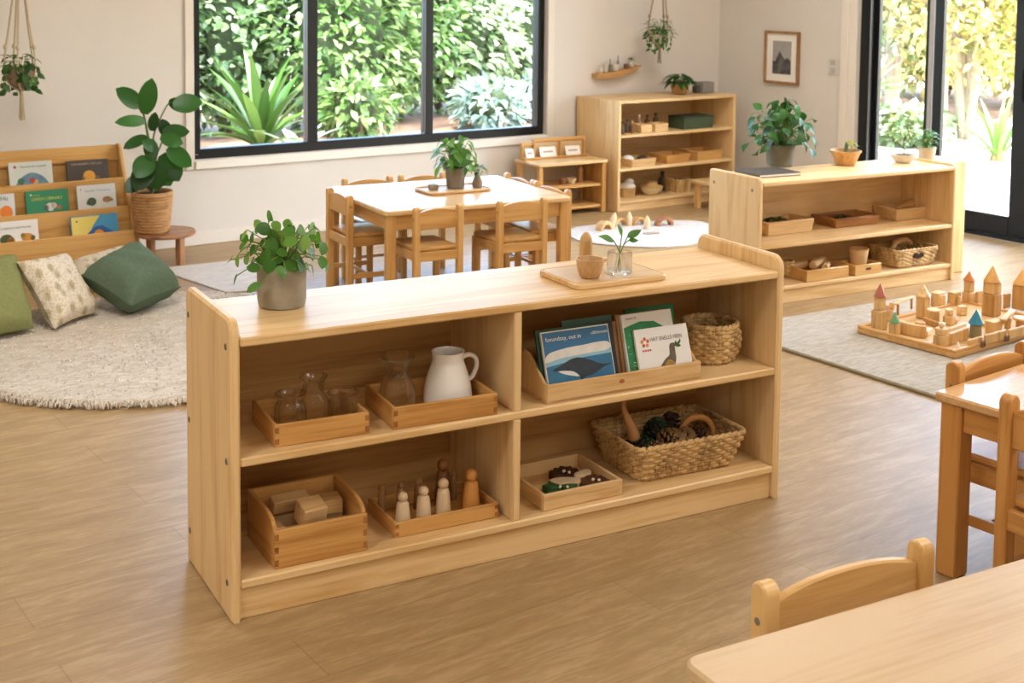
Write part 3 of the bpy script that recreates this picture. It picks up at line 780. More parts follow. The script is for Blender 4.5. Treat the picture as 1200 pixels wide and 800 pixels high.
flower('reddish brown flower piece at the tray end nearest the basket', 1.046, .09, .046, plain('#5f3a22', .6, .3, 60), CREAM, 6, rz=.3)
def slicepiece(label, pts, x, y, h, rz):
    t = thing('wood_slice', label, 'wood slice', SH(x, y, zq), SA + rz, 'pale wood slices in the square tray')
    m = M(); m.prism(smooth_loop(pts, 5), 0, h, .002); obj('side_grain', m, wood('#d8b88c', '#b99464', 'z', .6, 2), t)
    m = M(); m.prism(smooth_loop([(a * .93, b * .93) for a, b in pts], 5), h - .0005, h + .0008, 0); obj('cut_face', m, plain('#d8c09a', .6, .1, 40), t)
slicepiece('larger pale bean-shaped wood slice in the middle of the square tray', [(-.045, .012), (-.02, .026), (.02, .018), (.044, .004), (.03, -.022), (0, -.016), (-.03, -.016)], .972, .122, .021, R(-10))
slicepiece('smaller pale wood slice between the brown flower pieces', [(-.03, -.012), (-.02, .008), (.005, .014), (.03, .016), (.034, -.002), (.01, -.016)], 1.035, .142, .024, R(8))

# ---- things on top of the main shelf
def foliage(m, n, r, zc, L, W, lean=.4, kind='ovate', mid=None, seed=0, zr=.5, droop=.35, fold=.2, stems=None, stemr=.0014, base=(0, 0, 0), lo=-.2, hi=1.1, seg=5, face=0.0):
    q = random.Random(seed)
    for i in range(n):
        a = 2 * PI * (i * .618 + q.uniform(-.05, .05)); el = lo + (hi - lo) * ((i + .5) / n) + q.uniform(-.12, .12)
        rr = r * (q.uniform(.5, 1.18) if face else q.uniform(.72, 1.05))
        tip = Vector((rr * math.cos(a) * math.cos(el), rr * math.sin(a) * math.cos(el), zc + rr * math.sin(el) * zr * 2)) + Vector(base)
        d = Vector((math.cos(a), math.sin(a), q.uniform(-.5, .35) + .3 * math.sin(el)))
        l = L * q.uniform(.75, 1.12); nn = Vector((q.uniform(-.3, .3), q.uniform(-.3, .3), 1))
        if face:
            tg = Vector((-math.sin(a), math.cos(a), 0)) * q.uniform(-1, 1); d = (d * (1 - face) + tg * .7 + Vector((0, 0, q.uniform(-1.0, .35)))).normalized(); nn = Vector((math.cos(a) * face, math.sin(a) * face, .55)) + Vector((q.uniform(-.25, .25), q.uniform(-.25, .25), 0))
        m.leaf(tip - d.normalized() * l * .35, d, nn, l, W * l / L, droop, fold, kind, seg)
        if stems is not None:
            b0 = Vector(base) + Vector((q.uniform(-.012, .012), q.uniform(-.012, .012), 0)); md = (b0 + tip) * .5 + Vector((0, 0, rr * .22))
            stems.tube([b0, md, tip - d.normalized() * l * .35], stemr, 5, cap=False)
L1 = leafmat('#3a6a22', '#5c9432', '#93b552'); L2 = leafmat('#1d4415', '#336427', '#4b7f35'); STEMG = plain('#6d8a45', .6)
CONC = plain('#a59c8c', .8, .18, 14, bump=.15, col2='#8f8676', name='concrete_pot')
def potted(label, loc, prof, potmat, soil_r, soil_z, n, r, zc, L, W, lm, seed, name='potted_plant', sm=STEMG, pot='pot', **k):
    t = thing(name, label, 'plant', loc)
    m = M(); pr = [(0, 0)] + prof; inn = [(x - .006, z) for x, z in prof[::-1] if z > soil_z] + [(soil_r, soil_z - .002)]
    m.lathe(pr + inn, 30); obj(pot, m, potmat, t)
    m = M(); m.lathe([(soil_r + .002, soil_z - .002), (soil_r * .5, soil_z + .003), (0, soil_z + .004)], 20); obj('soil', m, SOIL, t)
    m, s = M(), M(); foliage(m, n, r, zc, L, W, seed=seed, stems=s, base=(0, 0, soil_z), **k)
    obj('leaves', m, lm, t, 60); obj('stems', s, sm, t, 60); return t
q = fz(327, 362, ST)
potted('green trailing plant in a grey concrete pot on the long shelf top', (q.x + .022, q.y + .03, ST + .0005), [(.053, 0), (.058, .003), (.061, .02), (.062, .095), (.0615, .104), (.058, .106)], CONC, .055, .092, 84, .112, .034, .038, .032, L1, 4, zr=.40, lo=-.55, hi=1.35, kind='oval', face=.75, droop=.15, fold=.12)
bd = thing('serving_board', 'pale rounded wooden board carrying cup, pestle and sprig jar', 'board', SH(1.105, .16, ST), SA)
m = M(); m.prism(rrect(-.148, .148, -.108, .108, .022), 0, .0155, .003); obj('board', m, tablew('x'), bd)
m = M(); m.prism(rrect(-.138, .138, -.098, .098, .018), .0152, .0159, .0); obj('inset_surface', m, wood('#d9b98c', '#c5a06d', 'x', .4, 1.5), bd)
zbd = ST + .0165
m = M(); m.lathe(vessel([(0, 0)] + svase([(.022, 0), (.027, .003), (.034, .022), (.0385, .048), (.0395, .052)]), .004), 28)
m.prism([(-.05, -.006), (-.036, -.013), (-.036, .013), (-.05, .006)], .043, .05, .002)
single('mortar', m, wood('#d4b083', '#b98f5d', 'z', .5, 2.5), 'small pale wooden mortar bowl on the board by the glass jar', 'mortar', SH(1.035, .115, zbd), SA + R(170))
m = M(); m.lathe([(0, 0), (.017, 0), (.018, .003), (.0185, .05), (.0175, .075), (.018, .078), (.015, .092), (.008, .103), (.003, .106), (0, .106)], 24)
single('pestle', m, wood('#cfa873', '#b58a55', 'z', .45, 2.5), 'bullet-shaped wooden pestle standing behind the mortar bowl', 'pestle', SH(1.078, .205, zbd), SA)
jt = thing('glass_jar', 'little square glass jar of water on the wooden board', 'jar', SH(1.135, .12, zbd), SA + R(8))
m = M()
def sq(r, z): return [(x, y, z) for x, y in rrect(-r, r, -r, r, r * .3, 3)]
rings = [sq(.026, 0), sq(.0275, .003), sq(.0275, .06), sq(.0262, .063), sq(.0245, .06), sq(.0245, .008)]
vs = []; fs = []; k = len(rings[0])
for g_ in rings: vs += g_
fs.append(tuple(range(k - 1, -1, -1))); fs.append(tuple(range(5 * k, 6 * k)))
for a in range(5):
    for i in range(k): fs.append((a * k + i, a * k + (i + 1) % k, (a + 1) * k + (i + 1) % k, (a + 1) * k + i))
m.add(vs, fs); obj('body', m, GL, jt)
sp = thing('leaf_sprig', 'cut sprig of four glossy green leaves standing in the square jar', 'sprig', SH(1.135, .12, zbd + .01), SA)
m = M()
for a in ([(-.008, .004, 0), (.0, .0, .045), (-.022, 0, .085)], [(.004, -.006, 0), (0, 0, .045), (.006, .0, .098)], [(-.004, .0, 0), (.004, .0, .05), (.028, .004, .09)], [(.004, .0, .05), (.016, .002, .07), (.03, .0, .08)]):
    m.tube(smooth_loop(a, 5, False), .0016, 6)
obj('stem', m, plain('#5d7a35', .5), sp)
m = M()
for b_, d, L, W in (((-.022, 0, .083), (-1, -.15, .42), .055, .024), ((.006, 0, .096), (-.45, -.1, 1), .036, .020), ((.028, .004, .088), (1, .15, .32), .058, .022), ((.03, 0, .079), (1, -.1, .0), .032, .017)):
    m.leaf(b_, d, (.1, -.75, .7), L, W, .1, .15, 'ovate', 6)
obj('leaves', m, leafmat('#35691f', '#5a8f35', '#6fa244'), sp, 60)
# ================================================================== CHAIRS AND TABLES
def make_chair(label, loc, rz, w, d, h, sh, st, mat=beech, group=None, nm='child_chair'):
    """faces +y; posts at the back (y = 0)"""
    t = thing(nm, label, 'chair', loc, rz, group)
    pw, pd = .027 * st, .034 * st; zb = sh - .0
    for sx in (-1, 1):
        x0 = sx * w / 2 - pw / 2; r = pd / 2
        prof = [(0, 0), (pd, 0), (pd, h * .55)] + [(pd / 2 + r * math.cos(R(a)), h - r + r * math.sin(R(a))) for a in range(0, 181, 20)] + [(0, h * .55)]
        m = M(); m.prism(prof, x0, x0 + pw, .003 * st, T=YZ); lg = obj('leg', m, mat('z'), t)
        m = M(); T = Matrix.Translation((sx * (w / 2 + pw / 2), pd / 2, h - .055 * st)) @ Matrix.Rotation(sx * PI / 2, 4, 'Y'); m.lathe([(0, 0), (.0055 * st, 0), (.0055 * st, .0012), (0, .0012)], 12, T=T); obj('screw_cap', m, plain('#7f756a', .4), lg)
        m = M(); m.box(x0, x0 + pw, d - pw, d, 0, sh - .018 * st, .003 * st); obj('leg', m, mat('z'), t)
    top, low = h - .012 * st, h - .105 * st
    iw = w / 2 - pw / 2 + .003
    ar = [(-iw, low), (iw, low), (iw, top - .022 * st)] + [(iw * math.cos(R(a)), top - .022 * st + .024 * st * math.sin(R(a)) ** 1.3) for a in range(15, 166, 15)] + [(-iw, top - .022 * st)]
    m = M(); m.prism(ar, -pd * .5 - .008 * st, -pd * .5 + .007 * st, .003 * st, T=XZ); obj('backrest', m, mat('x'), t)
    m = M(); m.box(-w / 2 + .002, w / 2 - .002, -.0 + pd * .8, d + .012, sh - .018 * st, sh, .005 * st); obj('seat', m, mat('x'), t)
    zr = sh - .018 * st
    m = M(); m.box(-iw, iw, .006, .006 + .016 * st, zr - .042 * st, zr, .002); obj('seat_rail', m, mat('x'), t); m = M(); m.box(-iw, iw, d - .02 * st, d - .006, zr - .042 * st, zr, .002); obj('seat_rail', m, mat('x'), t)
    for sx in (-1, 1):
        m = M(); m.box(sx * w / 2 - .008 * st, sx * w / 2 + .008 * st, pd, d - pw, zr - .042 * st, zr, .002); obj('seat_rail', m, mat('y'), t)
        m = M(); m.box(sx * w / 2 - .007 * st, sx * w / 2 + .007 * st, pd, d - pw, sh * .34, sh * .34 + .024 * st, .002); obj('stretcher', m, mat('y'), t)
    m = M(); m.box(-iw, iw, d * .5 - .007, d * .5 + .007, sh * .34 + .004, sh * .34 + .02 * st, .002); obj('stretcher', m, mat('x'), t)
    return t
def make_table(label, loc, rz, w, d, h, leg=.05, mat=tablew, lm=beech, th=.024, rc=.02, nm='child_table', ins=.012):
    """corner at the origin, extends +x (w) and +y (d)"""
    t = thing(nm, label, 'table', loc, rz)
    m = M(); m.prism(rrect(0, w, 0, d, rc), h - th, h, .005); obj('tabletop', m, mat('x'), t)
    e = ins
    for x in (e, w - e - leg):
        for y in (e, d - e - leg):
            m = M(); m.box(x, x + leg, y, y + leg, 0, h - th, .004); obj('leg', m, lm('z'), t)
    a0, a1 = h - th - .068, h - th
    for y in (e + .012, d - e - .030):
        m = M(); m.box(e + leg, w - e - leg, y, y + .018, a0, a1, .002); obj('apron', m, lm('x'), t)
    for x in (e + .012, w - e - .030):
        m = M(); m.box(x, x + .018, e + leg, d - e - leg, a0, a1, .002); obj('apron', m, lm('y'), t)
    return t
def rot2(rz, x, y): return (math.cos(rz) * x - math.sin(rz) * y, math.sin(rz) * x + math.cos(rz) * y)
# far table under the window
TA = R(-6.7); T1 = Vector((2.824, 4.899, 0))
make_table('pale square child table with a plant tray, standing before the window', T1, TA, .95, .755, .48, .042)
def onT1(x, y, z=0): a = rot2(TA, x, y); return Vector((T1.x + a[0], T1.y + a[1], z))
def CH(w, d): return dict(w=w, d=d, h=.502, sh=.318, st=.98)
make_chair('child chair at the end of the window table nearest the potted tree', onT1(-.045, .487), TA - PI / 2, **CH(.255, .235))
make_chair('child chair with its back to the long shelf, nearest the trailing pot', onT1(.218, -.085), TA, **CH(.212, .27))
make_chair('child chair with its back to the long shelf, in line with the mortar board', onT1(.642, -.085), TA, **CH(.23, .27))
make_chair('child chair under the window side of the table, nearest the potted tree', onT1(.257, .855), TA + PI, **CH(.242, .21))
make_chair('child chair under the window side of the table, behind the plant tray', onT1(.558, .855), TA + PI, **CH(.234, .235))
make_chair('child chair at the cubby end of the window table, close to the window', onT1(.988, .545), TA + PI / 2, **CH(.27, .20))
make_chair('child chair at the cubby end of the window table, close to its corner leg', onT1(.988, .225), TA + PI / 2, **CH(.30, .20))
# tray and plant on it
tt = thing('serving_tray', 'round-cornered wooden tray in the middle of the window table', 'tray', onT1(.52, .40, .48), TA + R(3))
m = M(); m.prism(rrect(-.165, .165, -.10, .10, .03), 0, .008, .002); obj('base', m, pale('x'), tt)
m = M(); o_ = rrect(-.165, .165, -.10, .10, .03); 
m.tube([(x, y, .009) for x, y in o_], .0055, 8, True); obj('rim', m, pale('x'), tt)
potted('bushy green plant in a taupe pot on the tray of the window table', onT1(.54, .415, .4885), [(.038, 0), (.042, .003), (.051, .09), (.0515, .098), (.049, .1)], plain('#85786a', .7, .15, 20), .043, .088, 64, .115, .045, .062, .036, L1, 9, zr=.42, lo=-.5, hi=1.4, seg=4, face=.5)
potted('tiny taupe bud vase with a few leaves beside the tray plant', onT1(.645, .385, .4885), [(.018, 0), (.024, .004), (.026, .03), (.018, .045), (.019, .05), (.0175, .051)], plain('#8f7d69', .7), .0105, .044, 10, .05, .02, .045, .02, L2, 12, zr=.5, lo=.1, hi=1.4, seg=4)
m = M(); m.lathe(vessel([(0, 0)] + [(.02, 0), (.024, .004), (.026, .022)], .003), 20); m.lathe([(0, .006), (.018, .008), (.016, .024), (0, .03)], 14)
single('wooden_cup', m, plain('#a79a86', .6, .2, 30), 'low taupe cup at the tray end nearest the potted tree', 'cup', onT1(.425, .42, .4885))

# side table with two chairs
T2A = R(2.5); T2 = Vector((2.740, 1.995, 0)); D2 = .76
o2 = rot2(T2A, 0, -D2)
make_table('child table beside the woven rug, with two chairs pushed in', (T2.x + o2[0], T2.y + o2[1], 0), T2A, .95, D2, .47, .058, rc=.012, lm=lambda a: wood('#cd9450', '#ad7336', a, .32, 1.2), mat=lambda a: wood('#dcb384', '#c9985f', a, .2, 1.0), nm='child_table')
def onT2(x, y): a = rot2(T2A, x, -y); return (T2.x + a[0], T2.y + a[1], 0)
CHO = lambda a: wood('#d29b58', '#b57b3c', a, .33, 1.2)
CH2 = dict(w=.325, d=.31, h=.535, sh=.285, st=1.2, mat=CHO)
make_chair('child chair on the rug side of the small table, beside the castle', onT2(.300, -.05), T2A + PI, **dict(CH2, d=.245, h=.517))
make_chair('child chair at the shelf end of the small table, seat tucked under', onT2(-.085, .40), T2A - PI / 2 - R(4), **CH2)
# foreground table with one chair
T3A = R(-6.8); T3 = Vector((1.315, 1.392, 0)); D3 = .75; o3 = rot2(T3A, 0, -D3)
make_table('large pale-topped child table in front of the long shelf', (T3.x + o3[0], T3.y + o3[1], 0), T3A, 1.15, D3, .47, .055, rc=.028, mat=lambda a: wood('#d2b48a', '#c29f72', a, .34, .9), nm='child_table')
def onT3(x, y): a = rot2(T3A, x, y); return (T3.x + a[0], T3.y + a[1], 0)
make_chair('child chair with an arched back, pushed in at the pale-topped table', onT3(.408, .10), T3A + PI, w=.352, d=.31, h=.507, sh=.285, st=1.2, mat=lambda a: wood('#e2ba7c', '#c99a5a', a, .33, 1.0))
# ================================================================== BOOK DISPLAY, STOOL, TALL PLANT
bc0, bc1 = 1.36, 2.287
bcase = thing('book_display', 'sloping four-tier wooden book display against the back wall', 'bookcase', (0, 0, 0))
bprof = [(6.555, 0), (6.86, 0), (6.86, .60), (6.852, .606), (6.83, .606), (6.80, .575), (6.775, .50), (6.735, .43), (6.70, .365), (6.655, .305), (6.62, .25), (6.578, .19), (6.555, .165)]
for x0 in (bc0 - .02, bc1):
    m = M(); m.prism(bprof, x0, x0 + .02, .004, T=YZ); obj('side_panel', m, beech('z'), bcase)
m = M(); m.box(bc0, bc1, 6.84, 6.852, .03, .60); obj('back_panel', m, beech('x'), bcase)
tiers = [(6.562, .04, .185), (6.645, .10, .30), (6.73, .215, .438)]
for y, z0, z1 in tiers:
    m = M(); m.box(bc0, bc1, y, y + .014, z0, z1, .003); m.box(bc0, bc1, y + .014, y + .075, z0, z0 + .012); obj('tier', m, beech('x'), bcase)
m = M(); m.box(bc0, bc1, 6.823, 6.84, .52, .535, .002); obj('rail', m, beech('x'), bcase)
def tb(pts, y, m, mi=0, sm=0): flat(pts, y, m, mi, sm)
def cover_art(kind):
    def f(cv, w, h):
        m = M(); P = lambda *a: plain(a[0], .5, *(a[1:]))
        def blob(x, z, r, mi, k=-.0006, sx=1.0, n=12): flat([((x + r * sx * math.cos(2 * PI * i / n)) * w, z * h + r * w * math.sin(2 * PI * i / n)) for i in range(n)], k, m, mi)
        D_ = plain('#3a4a44', .6)
        if kind == 'hill':
            flat([(.14 * w, .0), (.2 * w, .36 * h), (.36 * w, .55 * h), (.52 * w, .62 * h), (.7 * w, .54 * h), (.85 * w, .34 * h), (.9 * w, .0)], -.0004, m, 0, 4); blob(.52, .36, .07, 1); blob(.60, .30, .06, 3); blob(.26, .34, .08, 4)
            blob(.14, .84, .035, 2); mats = [P('#6f95a8', .3, 30), P('#b5483c'), P('#c9404a'), P('#d9a071'), P('#3f6b52')]; text('SOONAR BIN CHEEMM', cv, D_, .26 * w, .80 * h, .6 * w)
        elif kind == 'sun':
            blob(.52, .42, .15, 0, sx=1); blob(.72, .36, .05, 1, sx=1.2); blob(.38, .36, .05, 1); mats = [P('#d99a3a'), P('#7a5a3c')]; text('TAM MARRN THE LAA', cv, plain('#b59a86', .6), .1 * w, .83 * h, .75 * w)
        elif kind == 'green':
            blob(.55, .42, .10, 0); blob(.64, .46, .07, 1); blob(.47, .40, .06, 2); blob(.76, .38, .05, 3); blob(.12, .86, .025, 0); mats = [P('#d9d2c8'), P('#c9b8ae'), P('#5a3f3c'), P('#b3674a')]; text('GREEN LIBRARY', cv, plain('#c6c84a', .5), .13 * w, .66 * h, .72 * w); text('the tam', cv, plain('#c6c84a', .5), .16 * w, .82 * h, .16 * w)
        elif kind == 'turtle':
            blob(.36, .42, .11, 0, sx=1.1); blob(.27, .38, .05, 0); blob(.76, .46, .08, 1, sx=1.5); blob(.88, .44, .04, 2); blob(.1, .86, .02, 1); mats = [P('#4c5f48', .3, 60), P('#b98a63', .3, 60), P('#8a9a6a')]; text('Sanelly Timmorna', cv, plain('#7f8c9c', .6), .2 * w, .76 * h, .66 * w)
        elif kind == 'orange':
            blob(.8, .38, .16, 0, sx=.9); blob(.55, .42, .15, 1); blob(.35, .35, .15, 2); mats = [P('#e07b2c'), P('#e3a93c'), P('#5a3c2c')]; text('the Hu', cv, D_, .45 * w, .78 * h, .4 * w)
        elif kind == 'animals':
            blob(.38, .40, .11, 0, sx=1.2); blob(.46, .36, .08, 1); blob(.78, .42, .09, 1, sx=1.3); blob(.7, .5, .05, 2); blob(.88, .40, .05, 0); mats = [P('#4f5a2e', .3, 60), P('#c98d3a'), P('#8a7a3a')]; text('Tumbleton and friends', cv, plain('#8a8f94', .6), .24 * w, .74 * h, .62 * w)
        else:
            flat([(.01 * w, .02 * h), (.30 * w, .02 * h), (.44 * w, .60 * h), (.62 * w, .97 * h), (.01 * w, .97 * h)], -.0004, m, 0, 0)
            flat([(.22 * w, .02 * h), (.34 * w, .40 * h), (.5 * w, .60 * h), (.66 * w, .62 * h), (.86 * w, .40 * h), (.98 * w, .3 * h), (.98 * w, .02 * h)], -.0007, m, 1, 0)
            flat([(.34 * w, .02 * h), (.42 * w, .3 * h), (.56 * w, .48 * h), (.68 * w, .48 * h), (.84 * w, .02 * h)], -.001, m, 2, 0); blob(.58, .3, .12, 3, -.0013); mats = [P('#e3cf6a'), P('#2d5fa8'), P('#3a3f6a'), P('#e0952e')]; blob(.12, .82, .02, 2)
        obj('illustration', m, mats, cv, None)
    return f
def dbook(label, u0, u1, v, y, ztop, wd, cov, kind, hh=.15, xo=0):
    x = fy(u0, v, y).x + xo
    ti = R(13); z = ztop - hh * math.cos(ti)
    book(label, wd, hh, .012, (x, y - hh * math.sin(ti) - .008, z), 0, ti, cov, art=cover_art(kind))
dbook('pale book with a blue hill on the top tier of the book display', 9, 59, 191, 6.80, .547, .215, plain('#cfd3c9', .5), 'hill')
dbook('dark book with an orange sun on the top tier of the book display', 77, 126, 187, 6.80, .535, .215, plain('#4a4038', .5), 'sun')
dbook('pale book with orange fruit on the middle tier, mostly cut by the photo edge', 0, 14, 228, 6.715, .405, .215, plain('#cfd0cc', .5), 'orange', xo=-.15)
dbook('green book with a yellow title on the middle tier of the display', 29, 80, 225, 6.715, .408, .212, plain('#2f8058', .5), 'green')
dbook('white book with a turtle on the middle tier of the display', 89, 135, 219, 6.715, .415, .2, plain('#d9d9d4', .5), 'turtle')
dbook('white book with animals on the lowest tier of the display', -18, 44, 258, 6.632, .279, .25, plain('#e3ded6', .5), 'animals')
dbook('blue and yellow book on the lowest tier of the display', 82, 138, 254, 6.632, .272, .24, plain('#4a9ac4', .5), 'wave')

# round stool with the tall plant
DKW = wood('#a5744c', '#7b5030', 'x', .3, 1.3)
stl = thing('round_stool', 'low round brown wooden stool carrying the tall basket plant', 'stool', (2.435, 6.53, 0))
m = M(); m.lathe([(0, .148), (.145, .148), (.155, .153), (.157, .162), (.152, .17), (0, .17)], 36); obj('seat', m, DKW, stl)
for k in range(4):
    a = R(25 + 90 * k); m = M(); T = Matrix.Translation((.105 * math.cos(a), .105 * math.sin(a), 0)) @ Matrix.Rotation(a, 4, 'Z'); m.box(-.016, .016, -.020, .020, 0, .149, .004, 0, T); obj('leg', m, wood('#a5744c', '#7b5030', 'z', .35, 1.3), stl)
bpot = wood('#b98d5c', '#96693c', 'x', .8, 5)
tp = thing('potted_plant', 'tall broad-leaved rubber plant in a woven tan pot on the round stool', 'plant', (2.365, 6.53, .1705))
m = M(); prof = [(0, 0), (.082, 0), (.088, .01), (.098, .1), (.104, .19), (.107, .212), (.104, .216), (.099, .214), (.094, .19)]
m.lathe(prof + [(.09, .19), (0, .19)], 36)
for k in range(13): m.tube([((.0865 + .0185 * ((.012 + k * .0155) / .2)) * math.cos(a), (.0865 + .0185 * ((.012 + k * .0155) / .2)) * math.sin(a), .012 + k * .0155) for a in [2 * PI * i / 36 for i in range(36)]], .0042, 5, True)
obj('pot', m, bpot, tp, 60)
m = M(); m.lathe([(.1, .196), (.04, .203), (0, .203)], 20); obj('soil', m, SOIL, tp)
S = {'t0': [(0, 0, .2), (.004, 0, .33), (-.012, -.004, .46), (-.035, 0, .60), (-.06, 0, .70)], 't1': [(.004, 0, .32), (.03, .0, .42), (.012, 0, .50), (.075, 0, .64), (.11, 0, .675)], 't2': [(0, 0, .21), (.03, -.01, .27), (.055, -.01, .305)], 't3': [(0, 0, .21), (-.03, 0, .27), (-.05, 0, .29)], 't4': [(.01, 0, .38), (.05, 0, .45), (.07, 0, .52)]}
m = M(); 
for k_, pth in S.items():
    pp = smooth_loop(pth, 5, False); m.tube(pp, [.011 - .007 * i / len(pp) if k_ == 't0' else .006 - .003 * i / len(pp) for i in range(len(pp))], 8)
obj('stem', m, plain('#5a6a38', .6), tp)
m = M(); vw = Vector((-.58, -.81, .1))
def pl(u, v, du, dv, L, W, tilt=0.0, fwd=0.0):
    """leaf seen at photo offset (u,v); du,dv its direction on the wall plane"""
    b_ = Vector((u, fwd, v)); d = Vector((du, -.25 + fwd, dv)); m.leaf(b_, d, Vector((-.35, -1, .35 + tilt)), L, W, .12, .12, 'oval', 7)
for a in ((-.055, .66, -.75, .55, .17, .10), (-.04, .62, .12, 1, .19, .105), (-.03, .585, -1, .05, .17, .07), (.0, .53, .1, 1, .10, .06), (-.02, .50, -1, -.35, .14, .065), (-.02, .49, .0, -.6, .12, .08),
          (.10, .675, .9, -.3, .13, .08), (.10, .66, .75, .12, .15, .115), (.06, .58, .45, -1, .11, .075), (.06, .52, 1, .02, .14, .085), (.03, .5, .75, -.25, .12, .08),
          (-.02, .40, -.55, -.5, .14, .12), (-.03, .36, -.6, -.9, .15, .12), (.0, .37, .1, -1, .15, .14), (.06, .40, .5, -.85, .17, .13), (.03, .36, .4, -.8, .14, .12), (.0, .34, -.15, -1, .12, .11),
          (.06, .305, 1, -.15, .09, .06), (-.05, .29, -.7, -.6, .11, .09), (-.01, .30, -.9, -.5, .12, .1), (.075, .44, .8, -.7, .16, .10), (.01, .44, -.5, .3, .11, .07)):
    pl(a[0], a[1], a[2], a[3], a[4], a[5], rnd.uniform(-.2, .3), rnd.uniform(-.05, .03))
obj('leaves', m, leafmat('#173a12', '#285a1b', '#386f26', rough=.3, trans=.2), tp, 60)

# ================================================================== RUGS AND CUSHIONS
def rug_mat(c1, c2, sc, bump):
    mm, nt, b = base('rug_' + c1.strip('#'))
    n = nd(nt, 'ShaderNodeTexNoise', Scale=1.0, Detail=6.0, Roughness=.7, Distortion=.6); nt.links.new(coords(nt, sc, rand=False), n.inputs['Vector'])
    r = ramp(nt, [(.3, c2), (.62, c1)], n.outputs[0]); nt.links.new(r.outputs[0], b.inputs['Base Color']); b.inputs['Roughness'].default_value = .95; b.inputs['Specular IOR Level'].default_value = .1
    bp = nd(nt, 'ShaderNodeBump', Strength=bump, Distance=.012); nt.links.new(n.outputs[0], bp.inputs['Height']); nt.links.new(bp.outputs[0], b.inputs['Normal']); return mm
rg = thing('round_rug', 'round shaggy cream rug under the cushions', 'rug', (1.849, 5.065, 0))
RR = .808
m = M(); q = random.Random(2); n_, k_ = 150, 46; vs, fs = [(0, 0, .022)], []
for j in range(1, k_ + 1):
    for i in range(n_):
        a = 2 * PI * i / n_; r = (RR - .02) * j / k_ * (1 + q.uniform(-.002, .002)); vs.append((r * math.cos(a), r * math.sin(a), .020 + q.uniform(-.003, .003) if j < k_ else .004))
for i in range(n_): fs.append((0, 1 + i, 1 + (i + 1) % n_))
for j in range(k_ - 1):
    for i in range(n_): fs.append((1 + j * n_ + i, 1 + (j + 1) * n_ + i, 1 + (j + 1) * n_ + (i + 1) % n_, 1 + j * n_ + (i + 1) % n_))
m.add(vs, fs); obj('pile_base', m, rug_mat('#e2d8ca', '#bfb19c', (18, 55, 30), 1.0), rg, 180)
m = M()                                                                  # shaggy tufts, uncountable
for i in range(5200):
    r = (RR - .005) * math.sqrt(q.random()); a = q.uniform(0, 2 * PI)
    if i < 2600: r = RR - abs(q.gauss(0, .016))
    x, y = r * math.cos(a), r * math.sin(a); l = q.uniform(.012, .024); da = q.uniform(0, 2 * PI) if r < RR - .05 else a + q.uniform(-.7, .7)
    z0 = .012 if r < RR - .03 else q.uniform(.002, .016)
    dx, dy = math.cos(da), math.sin(da); wv = .0036
    p0 = (x, y, z0); p1 = (x + dx * l * .5, y + dy * l * .5, z0 + .010); p2 = (x + dx * l, y + dy * l, z0 + q.uniform(-.004, .006) if z0 > .008 else .003)
    b_ = len(m.v); m.v += [(p0[0] - dy * wv, p0[1] + dx * wv, p0[2]), (p0[0] + dy * wv, p0[1] - dx * wv, p0[2]), (p1[0] + dy * wv, p1[1] - dx * wv, p1[2] + .002), (p1[0] - dy * wv, p1[1] + dx * wv, p1[2] + .002), (p2[0], p2[1], p2[2])]
    m.f += [(b_, b_ + 1, b_ + 2, b_ + 3), (b_ + 3, b_ + 2, b_ + 4)]; m.mi += [0, 0]
tf = obj('tufts', m, plain('#e2d8ca', .95, .08, 9, spec=.1), rg, None); tf['kind'] = 'stuff'
m = M(); a, b_, c, d = (2.33, 6.40), (2.80, 6.36), (2.74, 5.64), (2.43, 5.735)
m.prism([a, d, c, b_], .0, .008, .003); single('flat_rug', m, rug_mat('#e3dfda', '#c9c6c4', (14, 30, 10), .25), 'small pale flat rug on the floor before the round stool', 'rug')
m = M(); W_ = [(3.94, 3.60), (3.935, 2.10), (5.3, 2.05), (5.36, 4.02), (4.93, 4.01), (4.5, 3.79)]
a1, a2, u1, u2 = fz(1112, 472), fz(917, 410), fz(919, 374), fz(1022, 357)
def meet(p, q, r, s):
    d1, d2 = q - p, s - r; t_ = ((r.x - p.x) * d2.y - (r.y - p.y) * d2.x) / (d1.x * d2.y - d1.y * d2.x); return p + d1 * t_
cn = meet(a1, a2, u1, u2); lo_ = a2 + (a1 - a2) * 1.9; up_ = u1 + (u2 - u1) * 1.9
W_ = [(cn.x, cn.y), (lo_.x, lo_.y), (lo_.x + 1.6, lo_.y + .05), (up_.x, up_.y)]
m.prism(W_, 0, .011, .003); rw_ = single('woven_rug', m, rug_mat('#bcb2a2', '#988d7c', (14, 80, 10), .5), 'flat woven grey-beige rug under the wooden block castle', 'rug')
m = M(); pth = [(3.9385, 2.5, .0065), (3.934, 2.15, .0065)]
edge = [(cn.x + (lo_.x - cn.x) * t_, cn.y + (lo_.y - cn.y) * t_, .007) for t_ in [i / 60 for i in range(61)]]
m.tube([(x + .0015 * (-1) ** i, y, z) for i, (x, y, z) in enumerate(edge)], .0075, 6); bnd = obj('binding', m, plain('#8f8368', .9), rw_)
m = M(); rp = [(4.62, 5.80), (4.84, 5.44), (5.20, 5.40), (5.62, 5.76), (5.50, 5.98), (4.86, 6.13)]
m.prism(smooth_loop(rp, 3), 0, .010, .003); single('white_rug', m, rug_mat('#d3cec8', '#bfbab5', (20, 20, 10), .3), 'white flat rug with little wooden figures in front of the tall cabinet', 'rug')

